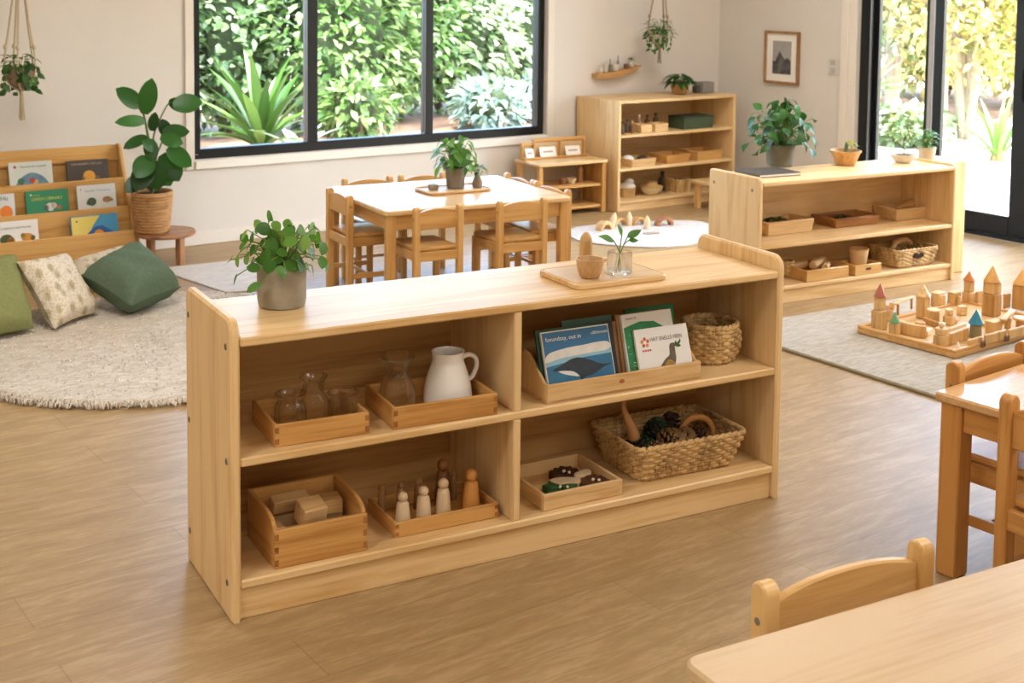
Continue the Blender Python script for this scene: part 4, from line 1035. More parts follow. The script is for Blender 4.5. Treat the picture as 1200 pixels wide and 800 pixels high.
def pillow(name, label, c, th, mats, n=22, group=None):
    """c: four corners BL, BR, TR, TL"""
    BL, BR, TR_, TL = [Vector(p) for p in c]; nrm = (BR - BL).cross(TL - BL).normalized(); q_ = random.Random(len(label))
    m = M(); vs, fs = [], []
    ctr = (BL + BR + TR_ + TL) / 4
    for side in (1, -1):
        for i in range(n + 1):
            for j in range(n + 1):
                u, v = i / n, j / n; a, b = 2 * u - 1, 2 * v - 1
                pinch = 1 - .085 * ((1 - a * a) * abs(b) ** 2 * 0 + 0)
                uu = .5 + .5 * a * (1 - .075 * (1 - b * b) * a * a); vv = .5 + .5 * b * (1 - .075 * (1 - a * a) * b * b)
                uu = .5 + .5 * a * (1 - .07 * (1 - abs(b) ** 1.7)); vv = .5 + .5 * b * (1 - .07 * (1 - abs(a) ** 1.7))
                p = (BL * (1 - uu) + BR * uu) * (1 - vv) + (TL * (1 - uu) + TR_ * uu) * vv
                h = th * .5 * ((1 - a ** 4) * (1 - b ** 4)) ** .48
                wr = .0055 * math.sin(7 * a + 5 * b + 2 * a * b * 3) * (1 - a * a) * (1 - b * b) + .004 * math.sin(13 * (a - b)) * (abs(a * b))
                vs.append(p + nrm * side * (h + (wr if h > .004 else 0)))
        o = 0 if side == 1 else (n + 1) ** 2
        for i in range(n):
            for j in range(n):
                k = o + i * (n + 1) + j; f = (k, k + n + 1, k + n + 2, k + 1); fs.append(f if side == 1 else f[::-1])
    zmin = min(p.z for p in vs); base_ = Vector((ctr.x, ctr.y, 0)); sh = max(0, .026 - zmin)
    vs = [p - base_ + Vector((0, 0, sh)) for p in vs]
    m.add(vs, fs); return single(name, m, mats, label, 'cushion', base_, group=group, smooth=180)
def fabric(c, c2=None, sc=60):
    return plain(c, .9, .12, sc, bump=.25, spec=.15)
def leafprint():
    mm, nt, b = base('leaf_print_fabric'); v = nd(nt, 'ShaderNodeTexVoronoi', Scale=1.0, Randomness=.55); v.feature = 'F1'
    cc = coords(nt, (22, 13, 13), (.3, .5, .4), rand=False); nt.links.new(cc, v.inputs['Vector'])
    n = nd(nt, 'ShaderNodeTexNoise', Scale=9.0); nt.links.new(cc, n.inputs['Vector'])
    r = ramp(nt, [(.0, '#a59c78'), (.24, '#b9ad8c'), (.42, '#ddd3c2'), (1, '#ded4c0')], v.outputs['Distance'])
    mx = nt.nodes.new('ShaderNodeMixRGB'); mx.inputs[2].default_value = lin('#cbb894'); r2 = ramp(nt, [(.5, (0, 0, 0, 1)), (.6, (.6, .6, .6, 1))], n.outputs[0]); nt.links.new(r2.outputs[0], mx.inputs[0])
    nt.links.new(r.outputs[0], mx.inputs[1]); mx.inputs[0].default_value = 0; mx.blend_type = 'MULTIPLY'
    nt.links.new(mx.outputs[0], b.inputs['Base Color']); b.inputs['Roughness'].default_value = .9; return mm
LP = leafprint()
pillow('cushion', 'olive green cushion leaning at the end of the row on the round rug', [(1.14, 5.30, .03), (1.465, 5.44, .02), (1.48, 5.77, .27), (1.15, 5.62, .285)], .15, fabric('#868857'))
pillow('cushion', 'cream leaf-print cushion propped between olive and dark green cushions', [(1.536, 5.40, .015), (1.775, 5.575, .015), (1.712, 5.84, .236), (1.45, 5.63, .265)], .12, LP)
pillow('cushion', 'dark green cushion slumped on the rug beside the leaf-print cushion', [(1.862, 5.41, .045), (2.147, 5.565, .06), (2.046, 5.88, .207), (1.74, 5.70, .14)], .19, fabric('#61745f'))
pillow('cushion', 'second leaf-print cushion lying behind the dark green one', [(1.80, 6.00, .04), (2.16, 6.05, .04), (2.16, 6.26, .15), (1.84, 6.22, .10)], .10, LP)

# ================================================================== HANGING PLANTS, WALL LEDGE
ROPE = plain('#cdbd9f', .9, .2, 200)
def hanging(label, x, y, z, pr, ph, potmat, ropes, tassel, n, r, zc, L, W, lm, seed, trail, rc=ROPE, flowercol=None, lean=0, plabel=None):
    t = thing('hanging_planter', label, 'planter', (x, y, z))
    m = M(); pts = [(0, 0)] + svase([(pr * .35, .004), (pr * .75, ph * .25), (pr, ph * .62), (pr * 1.02, ph)], 5); m.lathe(vessel(pts, .004), 26); obj('pot', m, potmat, t)
    m = M(); m.lathe([(pr * .96, ph * .85), (0, ph * .88)], 18); obj('soil', m, SOIL, t)
    m = M(); top = ZC - z - .002
    for k in range(ropes):
        a = 2 * PI * k / ropes + .5
        ex, ey = pr * 1.06 * math.cos(a), pr * 1.06 * math.sin(a)
        m.tube(smooth_loop([(0, 0, -.012), (pr * .7 * math.cos(a), pr * .7 * math.sin(a), ph * .18), (ex, ey, ph * .7), (ex * 1.0, ey * 1.0, ph + .06), (ex * .55, ey * .55, ph + .28), (.006 * math.cos(a), .006 * math.sin(a), ph + .62), (.004 * math.cos(a), .004 * math.sin(a), top)], 5, False), .0052, 6)
        m.ball((ex * .97, ey * .97, ph + .10), .010, 8, 6, (1, 1, 1.5))
    m.ball((0, 0, -.016), .013, 10, 7)
    q_ = random.Random(seed)
    for i in range(22):
        a = q_.uniform(0, 2 * PI); rr = .004 + q_.random() * .006
        m.tube([(rr * math.cos(a) * .7, rr * math.sin(a) * .7, -.016), (rr * math.cos(a), rr * math.sin(a), -.016 - tassel * .5), (rr * 1.5 * math.cos(a), rr * 1.5 * math.sin(a), -.016 - tassel * q_.uniform(.9, 1.05))], .0022, 4)
    obj('rope_hanger', m, rc, t, 60)
    m, s_ = M(), M(); foliage(m, n, r, zc, L, W, seed=seed, stems=s_, base=(0, 0, ph * .9), zr=.4, lo=-.9, hi=1.1, seg=4)
    for k in range(trail):
        a = q_.uniform(0, 2 * PI); hang = q_.uniform(.05, .15); px, py = pr * 1.12 * math.cos(a), pr * 1.12 * math.sin(a)
        P = smooth_loop([(px * .5, py * .5, ph), (px, py, ph * 1.1), (px * 1.1, py * 1.1, ph - hang * .5), (px * 1.08, py * 1.08, ph - hang)], 4, False); s_.tube(P, .0014, 4)
        for c in P[3::2]: m.leaf(c, (q_.uniform(-1, 1), q_.uniform(-1, 1), -.6), (q_.uniform(-.5, .5), -1, .4), L * .75, W * .8, .2, .2, 'ovate', 4)
    obj('leaves', m, lm, t, 60); obj('stems', s_, STEMG, t, 60); return t
pL = fy(25, 104, 6.55)
hanging('macrame hanger with a trailing plant in a clay bowl near the book display', pL.x, 6.55, pL.z, .068, .105, plain('#8f7a64', .8, .25, 20), 5, .135, 30, .09, .02, .058, .034, leafmat('#2a4f22', '#44702f', '#5a853c'), 21, 11)
pR = fy(773, 52, 6.62)
hanging('rope hanger with a bushy fern in a pale pot above the tall cabinet', pR.x, 6.62, pR.z, .072, .09, plain('#c9bfae', .7), 3, .11, 60, .115, .012, .05, .022, L2, 23, 14, rc=plain('#9a8a70', .9))
# driftwood ledge with bottles
A_, B_ = fy(700, 88.5, 6.82), fy(749, 78.5, 6.82)
led = thing('wall_ledge', 'small tan driftwood ledge mounted on the back wall under the fern hanger', 'shelf', (A_.x, 6.88, A_.z))
Ld = B_.x - A_.x; dz = B_.z - A_.z
def ledz(x): u = x / Ld; return dz * (u ** 1.6) + .012
m = M(); vs, fs = [], []; n_ = 14
for i in range(n_ + 1):
    u = i / n_; x = Ld * u; zt = ledz(x); zb_ = zt - .03 - .012 * math.sin(PI * u) + (.014 if u > .95 else 0)
    for y, z in ((-.085 + .02 * abs(2 * u - 1) ** 3, zt), (-.001, zt), (-.001, zb_ + .004), (-.075 + .02 * abs(2 * u - 1) ** 3, zb_)): vs.append((x, y, z))
for i in range(n_):
    for j in range(4): fs.append((i * 4 + j, (i + 1) * 4 + j, (i + 1) * 4 + (j + 1) % 4, i * 4 + (j + 1) % 4))
fs += [(0, 1, 2, 3), tuple(n_ * 4 + j for j in (3, 2, 1, 0))]
m.add(vs, fs); obj('plank', m, wood('#c79a64', '#a57746', 'x', .6, 3), led)
m = M(); m.tube([(Ld - .005, -.04, ledz(Ld) - .014), (Ld + .03, -.045, ledz(Ld) - .004)], [.008, .004], 8); obj('branch_stub', m, wood('#8a6a48', '#6b4c30', 'x', .7, 3), led)
def lbottle(label, u, h, r, mat, neck=True, cat='bottle', name='bottle', leaf=None):
    x = Ld * u; t = thing(name, label, cat, (A_.x + x, 6.84, A_.z + ledz(x) + .001))
    m = M(); m.lathe([(0, 0), (r * .9, 0), (r, .003), (r, h * .5), (r * .4, h * .68), (r * .38, h * .95), (r * .45, h), (0, h)] if neck else [(0, 0), (r * .9, 0), (r, .003), (r * 1.05, h - .003), (r * .95, h), (0, h * .92)], 16); obj('body', m, mat, t)
    if leaf:
        m = M(); foliage(m, 9, .022, .012, .03, .016, seed=int(u * 100), base=(0, 0, h), lo=.2, hi=1.4, seg=3); obj('leaves', m, leaf, t, 60)
    return t
GREYB, CREAMB, BRB = plain('#7d756a', .4), plain('#d5ccbd', .5), plain('#6b4f3a', .5)
lbottle('tiny pale bottle at the low tip of the wall ledge', .13, .055, .013, CREAMB)
lbottle('slim pale bottle with a dark stopper on the wall ledge', .25, .075, .011, CREAMB)
lbottle('slim grey bottle beside the pale bowl on the wall ledge', .34, .085, .010, GREYB)
lbottle('squat pale bowl in the middle of the wall ledge', .46, .045, .026, CREAMB, False, 'bowl', 'bowl')
lbottle('grey long-necked bottle behind the pale bowl on the ledge', .53, .10, .009, GREYB)
lbottle('small brown pot on the raised half of the wall ledge', .72, .03, .014, BRB, False, 'pot', 'pot')
lbottle('tiny potted green plant at the raised end of the wall ledge', .86, .032, .016, CREAMB, False, 'plant', 'potted_plant', leafmat('#4d5f33', '#6b7a45'))
# ================================================================== TALL CABINET
cab = thing('tall_cabinet', 'tallest birch open cabinet with three tiers in the corner of the back wall', 'cabinet', (5.425, 6.42, 0))
cw, cdp, ch = 1.065, .44, .728
for x0 in (0, cw - .026):
    m = M(); m.box(x0, x0 + .026, 0, cdp, 0, ch - .0, .004); obj('side_panel', m, birch('z'), cab)
for nme, z in (('top', ch - .022), ('shelf', .482), ('shelf', .262), ('bottom_shelf', .048)):
    m = M(); m.box(.026, cw - .026, .003, cdp - .012, z, z + .02, .003); obj(nme, m, birch('x'), cab)
m = M(); m.box(.026, cw - .026, cdp - .012, cdp, .01, ch - .002); obj('back_panel', m, birch('x'), cab)
m = M(); m.box(.026, cw - .026, .012, .028, 0, .048); obj('toe_kick', m, birch('x'), cab)
Z1, Z2, Z3 = .5025, .2825, .0685
def cabat(u, z, dy=.1):
    y = 6.42 + dy; d = ray(u, 160); x = CAM.x + d.x / d.y * y
    return Vector((x, y, z))
def openbox(label, loc, w, d, h, mat, rz=0, name='storage_box', cat='box', fill=None, th=.006, flare=0.0, group=None):
    t = thing(name, label, cat, loc, rz, group); m = M()
    a, b_ = [(-w / 2, -d / 2), (w / 2, -d / 2), (w / 2, d / 2), (-w / 2, d / 2)], None
    def ring(g, z): return [(x * (1 + g / w * 2) , y * (1 + g / d * 2), z) for x, y in a]
    vs = ring(0, 0) + ring(flare, h) + ring(flare - th, h) + ring(-th, th); fs = [(3, 2, 1, 0), (12, 13, 14, 15)]
    for k in range(3):
        for i in range(4): fs.append((k * 4 + i, k * 4 + (i + 1) % 4, k * 4 + 4 + (i + 1) % 4, k * 4 + 4 + i))
    m.add(vs, fs); obj('body', m, mat, t, 30)
    m = M(); m.tube([(x * (1 + (flare - th / 2) / w * 2), y * (1 + (flare - th / 2) / d * 2), h) for x, y in [(-w / 2, -d / 2), (0, -d / 2), (w / 2, -d / 2), (w / 2, 0), (w / 2, d / 2), (0, d / 2), (-w / 2, d / 2), (-w / 2, 0)]], th * .62, 6, True); obj('rim', m, mat, t, 60)
    return t
def smallbottle(label, loc, r, h, mat, cap):
    t = thing('bottle', label, 'bottle', loc); m = M(); m.lathe([(0, 0), (r, 0), (r, h * .6), (r * .45, h * .75), (r * .45, h * .86), (0, h * .86)], 14); obj('body', m, mat, t)
    m = M(); m.cyl((0, 0, h * .86), r * .5, h * .14, 12); obj('cap', m, cap, t)
DB, GB = plain('#5a3a22', .3), plain('#5b5340', .35)
smallbottle('brown bottle at the side panel end of the cabinet top tier', cabat(728.5, Z1, .06), .018, .085, DB, plain('#3a2a1c', .5))
smallbottle('olive bottle second in the row on the cabinet top tier', cabat(735, Z1, .10), .018, .09, GB, plain('#3a2a1c', .5))
smallbottle('amber bottle third in the row, next to the pale boxes', cabat(741, Z1, .06), .015, .08, plain('#7a5228', .3), plain('#c8a878', .5))
openbox('pale wooden box beside the bottles on the cabinet top tier', cabat(752.5, Z1, .08), .095, .09, .052, pale('x'))
openbox('pale wooden box between its twin and the green box', cabat(770, Z1, .08), .115, .09, .052, pale('x'))
smallbottle('white-capped jar peeping over the pale boxes', cabat(748.5, Z1, .17), .018, .105, plain('#b9a58a', .5), plain('#e6dfd2', .5))
smallbottle('dark jar behind the pale boxes, by the white-capped one', cabat(758, Z1, .18), .018, .10, plain('#6e5138', .5), plain('#4a3424', .5))
smallbottle('dark jar behind the pale boxes, by the green box', cabat(768, Z1, .18), .02, .11, plain('#5e4a34', .5), plain('#3f2c1c', .5))
gb = openbox('long dark green box on the cabinet top tier', cabat(809, Z1, .12), .27, .16, .072, plain('#4a5a40', .7, .1, 20))
m = M(); m.box(-.139, .139, -.084, .084, .0745, .086, .004); obj('lid', m, plain('#3a4634', .7), gb)
openbox('pale tray with a white cloth on the cabinet middle tier', cabat(745, Z2, .1), .2, .17, .048, pale('x'), name='tray', cat='tray', flare=.006)
m = M(); m.ball((0, 0, .02), .036, 12, 8, (1.1, .9, .8)); m.ball((.03, .012, .012), .028, 10, 7); single('folded_cloth', m, plain('#e9e4dc', .9, bump=.3), 'white bundled cloth in the pale tray of the cabinet', 'cloth', cabat(736, Z2 + .022, .1))
m = M(); m.ball((0, 0, .02), .035, 12, 8, (1.3, .9, .7)); single('brown_pod', m, plain('#5a3c26', .8, .3, 40), 'dark brown pod in the pale tray beside the white cloth', 'pod', cabat(753, Z2 + .012, .12))
openbox('flared wicker-brown tray in the middle of the cabinet middle tier', cabat(785, Z2, .11), .19, .16, .055, oak('x'), name='tray', cat='tray', flare=.014)
openbox('flared honey tray at the wall end of the cabinet middle tier', cabat(821.5, Z2, .11), .215, .17, .062, beech('x'), name='tray', cat='tray', flare=.012)
b1 = thing('lidded_basket', 'tan basket topped with white cloth on the cabinet floor tier', 'basket', cabat(735.5, Z3, .13)); m = M(); m.lathe([(0, 0), (.05, 0), (.055, .01), (.058, .06), (.05, .06), (0, .05)], 24); obj('body', m, WK2, b1)
m = M(); m.ball((0, 0, .072), .06, 16, 9, (1, 1, .42)); m.ball((.02, 0, .10), .03, 10, 7, (1.2, 1, .7)); obj('cloth_top', m, plain('#ded8ce', .9, bump=.3), b1)
b2 = thing('lidded_bowl', 'cream lidded bowl next to the cloth-topped basket in the cabinet', 'bowl', cabat(764, Z3, .12)); m = M(); m.lathe([(0, 0), (.04, 0), (.055, .012), (.075, .035), (.08, .05), (0, .05)], 28); obj('bowl', m, plain('#d9c7a2', .5), b2)
m = M(); m.lathe([(0, .05), (.078, .05), (.08, .058), (.045, .066), (.04, .085), (0, .09)], 28); obj('lid', m, plain('#c9a468', .5), b2)
smallbottle('dark bottle standing behind the lidded bowl in the cabinet', cabat(777, Z3, .22), .028, .13, plain('#3d3024', .5), plain('#2a2018', .5))
openbox('square tan basket on the cabinet floor tier beside the little bench', cabat(795, Z3, .13), .12, .12, .085, WK1, name='storage_basket', cat='basket', flare=.008)
# on top of it
q_ = cabat(795, ch + .001, .20)
potted('dark green fern in a tan bowl on the tall cabinet', q_, [(.038, 0), (.045, .003), (.062, .05), (.064, .075), (.06, .077)], plain('#b98852', .6, .12, 30), .055, .064, 34, .10, .02, .105, .038, L2, 31, zr=.3, lo=-.2, hi=1.2, droop=.5, seg=5)
gbx = openbox('grey box beside the fern on the tall cabinet', cabat(824, ch + .001, .22), .105, .09, .07, plain('#8f8a84', .8, .1, 30))
m = M(); m.box(-.10, -.062, -.03, .02, 0, .05, .004); obj('dark_end', m, plain('#5a524a', .7), gbx)

# ================================================================== LOW CUBBY WITH CARDS
cub = thing('low_cubby', 'low open cubby table with shelves beside the tall cabinet', 'cubby', (4.845, 6.50, 0), R(-4))
uw, ud, uh = .545, .30, .346
m = M(); m.prism(rrect(0, uw, 0, ud, .02), uh - .02, uh, .004); obj('tabletop', m, tablew('x'), cub)
for x in (.012, uw - .045):
    for y in (.012, ud - .045):
        m = M(); m.box(x, x + .033, y, y + .033, 0, uh - .02, .004); obj('leg', m, beech('z'), cub)
m = M(); m.box(.05, uw - .05, .02, ud - .02, .175, .19, .002); obj('shelf', m, beech('x'), cub)
m = M(); m.box(.05, uw - .05, .02, ud - .02, .035, .053, .002); obj('shelf', m, beech('x'), cub)
m = M(); m.box(uw - .03, uw - .018, .045, ud - .045, .036, uh - .02); obj('end_panel', m, beech('z'), cub)
m = M(); m.box(.05, uw - .05, ud - .02, ud - .010, .036, uh - .02); obj('back_panel', m, plain('#bfae96', .8), cub)  # added sheet, its greyish colour stands in for the shadowed wall behind
def cubat(x, y, z): a = rot2(R(-4), x, y); return Vector((4.845 + a[0], 6.50 + a[1], z))
cr = thing('card_rack', 'stepped wooden rack holding picture cards on the low cubby', 'card rack', cubat(.02, .20, uh + .001), R(-4))
m = M(); m.box(.0, .50, .05, .06, 0, .11, .003); obj('back_board', m, wood('#dcbf95', '#c9a674', 'x', .5, 1.5), cr)
m = M(); m.box(.09, .50, .04, .066, .105, .128, .004); m.box(.0, .09, .04, .066, .085, .108, .004); obj('top_rail', m, beech('x'), cr)
for x in (0, .085, .29, .48):
    m = M(); m.box(x, x + .016, .03, .062, 0, .108 if x > .05 else .09, .003); obj('post', m, beech('z'), cr)
m = M(); m.box(0, .50, .0, .05, 0, .012, .002); obj('base', m, beech('x'), cr)
def card(label, x, w, h):
    t = thing('picture_card', label, 'card', cubat(.02 + x, .205, uh + .014), rot=(R(-18), 0, R(-4)))
    m = M(); m.box(0, w, 0, .003, 0, h); obj('card', m, WHITEP, t)
    m = M(); m.box(w * .2, w * .8, -.0006, .0, h * .42, h * .58); obj('printed_line', m, plain('#b79b9b', .7), t)
card('white card at the low step of the card rack', .018, .062, .06)
card('white card in the middle of the card rack', .125, .125, .065)
card('white card at the cabinet end of the card rack', .325, .115, .062)
smallbottle('tall brown bottle on the cubby middle shelf', cubat(.40, .12, .191), .019, .12, wood('#b07a48', '#8f5c30', 'z', .4, 3), plain('#7a4a28', .5))
m = M(); m.ball((0, 0, .022), .022, 12, 8); m.cyl((0, 0, 0), .015, .02, 12); single('wooden_figure', m, plain('#8a5a38', .5), 'round brown wooden figure on the cubby middle shelf', 'figure', cubat(.25, .1, .1915))
m = M(); m.lathe(vessel([(0, 0), (.02, 0), (.03, .02), (.034, .035)], .004), 18); single('wooden_bowl', m, plain('#c9ad84', .6), 'small tan bowl beside the brown figure in the cubby', 'bowl', cubat(.315, .1, .1915))
m = M(); m.box(-.04, .04, -.03, .03, 0, .075, .004); single('wooden_box', m, plain('#a89a86', .7), 'grey-tan upright box on the cubby bottom shelf', 'box', cubat(.25, .13, .0545))

# little bench behind the right-hand shelf
bn = thing('little_bench', 'small pale bench standing before the tall cabinet, half hidden by the plant shelf', 'bench', (5.965, 6.05, 0), R(-3))
m = M(); m.prism(rrect(-.02, .40, -.02, .26, .015), .168, .19, .005); obj('seat', m, tablew('x'), bn)
for x in (0, .34):
    for y in (0, .20):
        m = M(); m.box(x, x + .036, y, y + .036, 0, .168, .004); obj('leg', m, beech('z'), bn)

# ================================================================== PLANT SHELF ON THE RIGHT
P0, P1 = fz(886.5, 361.5), fz(1118, 327.5)
RA = math.atan2(P1.y - P0.y, P1.x - P0.x); RW = (P1 - P0).length; RD, RH, RT = .37, .605, .582
def RS(x, y, z): a = rot2(RA, x, y); return Vector((P0.x + a[0], P0.y + a[1], z))
rs = thing('plant_shelf', 'low birch shelf topped with potted plants beside the glass door', 'shelf', (P0.x, P0.y, 0), RA)
for x0, x1 in ((0, .024), (RW - .024, RW)):
    m = M(); panel_yz(m, RD, RH if x0 == 0 else RT + .012, x0, x1, .025, .02, .005); sp_ = obj('side_panel', m, birch('z'), rs)
    if x0 == 0:
        for y in (.05, RD - .04):
            m = M(); m.lathe([(0, 0), (.0085, 0), (.007, .003), (0, .003)], 12, T=Matrix.Translation((-.0012, y, RT - .04)) @ Matrix.Rotation(PI / 2, 4, 'Y')); obj('screw', m, STEEL, sp_)
for nme, z, y0 in (('top', RT, 0), ('middle_shelf', .287, .004), ('bottom_shelf', .085, .003)):
    m = M(); m.box(.024, RW - .024, y0, RD - .012, z - .02, z, .004); obj(nme, m, birch('x'), rs)
m = M(); m.box(.024, RW - .024, RD - .012, RD, .02, RT - .02); obj('back_panel', m, birch('x'), rs)
m = M(); m.box(.024, RW - .024, .014, .03, 0, .065, .002); obj('toe_kick', m, birch('x'), rs)
m = M(); m.box(RW + .0005, RW + .185, .105, .31, .0, RT + .006, .005); obj('end_post', m, birch('z'), rs)
ZU, ZL = .2895, .0875
def rtray(label, fl, fr, z, d, h, mat, name='tray', cat='tray', rzo=0, **k):
    a, b_ = fz(*fl, z), fz(*fr, z); w = (b_ - a).length
    c = (a + b_) / 2 + Vector((-math.sin(RA) * d / 2, math.cos(RA) * d / 2, 0)); c.z = z
    return openbox(label, c, w, d, h, mat, RA + rzo, name, cat, **k), c
rtray('pale lidless tray of green leaves on the plant shelf, upper tier', (901, 276.5), (951, 270.5), ZU, .17, .06, pale('x'), flare=.006, th=.008)
c_ = rtray('brown flared tray with dark pieces in the middle of the upper tier', (981, 267.5), (1026, 261.5), ZU, .15, .042, wood('#a5703c', '#80522a', 'x', .4, 2), flare=.012, th=.01)[1]
m = M(); m.box(-.02, .02, -.002, .002, -.008, .008, .001)
c3 = rtray('pale flared tray holding a wooden scoop at the door end of the upper tier', (1051.5, 259), (1094, 253.5), ZU, .15, .055, pale('x'), flare=.008, th=.008)[1]
LM_D = leafmat('#2c4520', '#3f5f2a', '#6f9a3f')
c1 = fz(926, 272, ZU); m = M(); foliage(m, 50, .06, .0, .045, .028, seed=41, zr=.25, lo=-.1, hi=1.2, seg=4); single('leaf_bunch', m, LM_D, 'bunch of green leaves in the pale tray of the plant shelf', 'leaves', (c1.x + .01, c1.y + .10, ZU + .03), smooth=60)
m = M(); foliage(m, 40, .06, .0, .04, .02, seed=42, zr=.2, lo=-.1, hi=1.2, seg=4); single('herb_bunch', m, leafmat('#2a3a22', '#3c4f33', '#54653f'), 'dark herb bunch in the brown tray of the plant shelf', 'leaves', (c_.x, c_.y, ZU + .018), smooth=60)
m = M(); m.tube([(-.09, 0, 0), (-.03, 0, .008), (.02, 0, .014), (.07, 0, .022), (.09, 0, .026)], [.012, .018, .026, .026, .012], 12); single('wooden_scoop', m, wood('#d2a66c', '#b3854d', 'x', .5, 2), 'chunky wooden scoop lying in the pale tray near the door', 'scoop', (c3.x + .01, c3.y + .0, ZU + .045), RA + R(12))
# lower tier
basket('small wicker basket at the dark end of the lower tier, half hidden', circpath(.04, .05, .004), .07, 6, 15, .003, fz(917, 322, ZL), 0, WK1, 60, .004)
c4 = rtray('pale tray of wooden rollers on the lower tier of the plant shelf', (949, 331.5), (991, 323), ZL, .20, .05, beech('x'), th=.008)[1]
for i, (dx, dy, dz, L, r, rz, lb) in enumerate(((-.05, .05, .045, .12, .017, 5, 'long pale wooden roller at the back of the roller tray'), (.02, .0, .055, .10, .021, 25, 'thick wooden roller lying across the roller tray'), (.055, -.03, .045, .09, .018, 40, 'short wooden roller at the front of the roller tray'), (.095, .05, .05, .09, .019, 10, 'wooden roller sticking out towards the little bucket'))):
    m = M(); m.tube([(-L / 2, 0, 0), (-L / 2 + .006, 0, 0), (L / 2 - .006, 0, 0), (L / 2, 0, 0)], [r * .8, r, r, r * .8], 14); single('wooden_roller', m, wood('#d9b383', '#bd9360', 'x', .5, 2), lb, 'roller', (c4.x + dx, c4.y + dy, ZL + dz), RA + R(rz), group='wooden rollers in the tray')
sb, c5 = rtray('small pale box with a finger slot on the lower tier', (1004, 323.5), (1031, 318.5), ZL, .13, .045, beech('x'), name='small_box', cat='box', th=.007)
m = M(); m.box(-.016, .016, -.0665, -.0645, .022, .032); obj('finger_slot', m, plain('#4a3018', .8), sb)
bk_ = thing('wooden_bucket', 'pale tapered wooden bucket standing in the slotted box', 'bucket', (c5.x + .02, c5.y + .02, ZL + .008)); m = M(); m.lathe(vessel([(0, 0), (.034, 0), (.036, .003), (.048, .10)], .004), 24); obj('body', m, pale('z'), bk_)
m = M(); m.tube([(.0475 * math.cos(a), .0475 * math.sin(a), .1) for a in [2 * PI * i / 24 for i in range(24)]], .003, 6, True); obj('rim', m, beech('z'), bk_)
a_, b_ = fz(1057, 316, ZL), fz(1094, 308.5, ZL)
bc_ = (a_ + b_) / 2; bwid = (b_ - a_).length
wb = basket('rectangular wicker basket with a handle hole at the door end of the lower tier', rrpath(bwid - .01, .17, bwid + .025, .20, .022), .088, 8, 35, .003, (bc_.x - math.sin(RA) * .09 + .0, bc_.y + .10, ZL), RA, WK1, 175, .005)
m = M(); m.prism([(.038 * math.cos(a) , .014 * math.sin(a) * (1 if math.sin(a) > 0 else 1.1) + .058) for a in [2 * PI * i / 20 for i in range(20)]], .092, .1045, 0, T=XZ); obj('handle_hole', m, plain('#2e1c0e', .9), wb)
m = M(); m.tube(smooth_loop([(-.07, 0, 0), (-.04, .01, .025), (.0, .012, .034), (.05, .01, .03), (.075, 0, .012)], 5, False), [.012] * 5 + [.016] * 11 + [.012] * 5, 10); single('wooden_arc', m, wood('#d6ab72', '#b98c52', 'x', .5, 2), 'thick curved wooden arc lying in the handled wicker basket', 'wooden arc', (bc_.x + .01, bc_.y + .11, ZL + .075), RA + R(5))
m = M(); m.prism(rrect(-.07, .07, -.06, .06, .02), 0, .05, .01); single('dark_filling', m, plain('#3a2a1a', .95, .5, 60, bump=.6), 'dark filling under the wooden arc in the handled basket', 'filling', (bc_.x, bc_.y + .10, ZL + .008), RA)['kind'] = 'stuff'
# on its top
dbk = thing('flat_book', 'dark grey book lying flat at the panel end of the plant shelf', 'book', RS(.10, .12, RT + .001), RA + R(-4)); m = M(); m.box(0, .24, 0, .20, 0, .003, .0008); m.box(0, .24, 0, .20, .013, .016, .0008); m.box(0, .003, 0, .20, .003, .013); obj('cover', m, plain('#55504c', .4, .35, 12), dbk); m = M(); m.box(.003, .237, .003, .197, .003, .013); obj('pages', m, WHITEP, dbk)
g0 = fz(919, 195, RT)
pp = potted('large leafy green plant in a square-shouldered grey pot on the plant shelf', (g0.x, g0.y + .03, RT + .001), [(.06, 0), (.066, .003), (.072, .09), (.0745, .108), (.071, .11)], plain('#76705f', .8, .15, 18, bump=.1), .064, .098, 125, .165, .05, .064, .044, L2, 51, zr=.5, lo=-.45, hi=1.35, face=.5)
g1 = fz(996, 194, RT)
wbw = thing('wooden_bowl', 'flared tan wooden bowl planted with tiny cacti on the plant shelf', 'bowl', (g1.x, g1.y + .03, RT + .001)); m = M(); m.lathe(vessel([(0, 0), (.045, 0), (.05, .004), (.07, .055), (.079, .068), (.08, .074)], .006), 30); obj('bowl', m, wood('#cfa064', '#b07f45', 'z', .5, 3), wbw)
m = M(); m.lathe([(.066, .06), (0, .064)], 20); obj('soil', m, SOIL, wbw)
m = M(); m.tube([(0, 0, .06), (.0, 0, .09), (.002, 0, .115)], [.008, .007, .003], 8); m.tube([(.012, .0, .06), (.013, 0, .105)], [.006, .003], 8); obj('cactus', m, plain('#5d7045', .7), wbw)
m = M(); foliage(m, 22, .028, .03, .026, .016, seed=61, base=(.045, 0, .065), zr=.5, lo=-.2, hi=1.4, seg=3); obj('leaves', m, leafmat('#7c8a35', '#a3a545', '#c7b04a'), wbw, 60)
g2 = fz(1064, 191.5, RT)
wpl = thing('bonsai_bowl', 'low white bowl with a spindly bonsai on the plant shelf', 'plant', (g2.x, g2.y + .03, RT + .001)); m = M(); m.lathe(vessel([(0, 0), (.036, 0), (.04, .004), (.062, .03), (.066, .044)], .005), 30); obj('bowl', m, plain('#cfc6b6', .5), wpl)
m = M(); m.lathe([(.058, .034), (0, .038)], 20); obj('soil', m, SOIL, wpl)
m, s_ = M(), M()
for a in ([(0, 0, .036), (.01, 0, .06), (-.004, 0, .09), (.01, 0, .15)], [(.005, 0, .07), (-.03, .01, .10), (-.05, .0, .12)], [(0, 0, .09), (.04, 0, .12), (.055, 0, .16)]):
    s_.tube(smooth_loop(a, 4, False), .0028, 6)
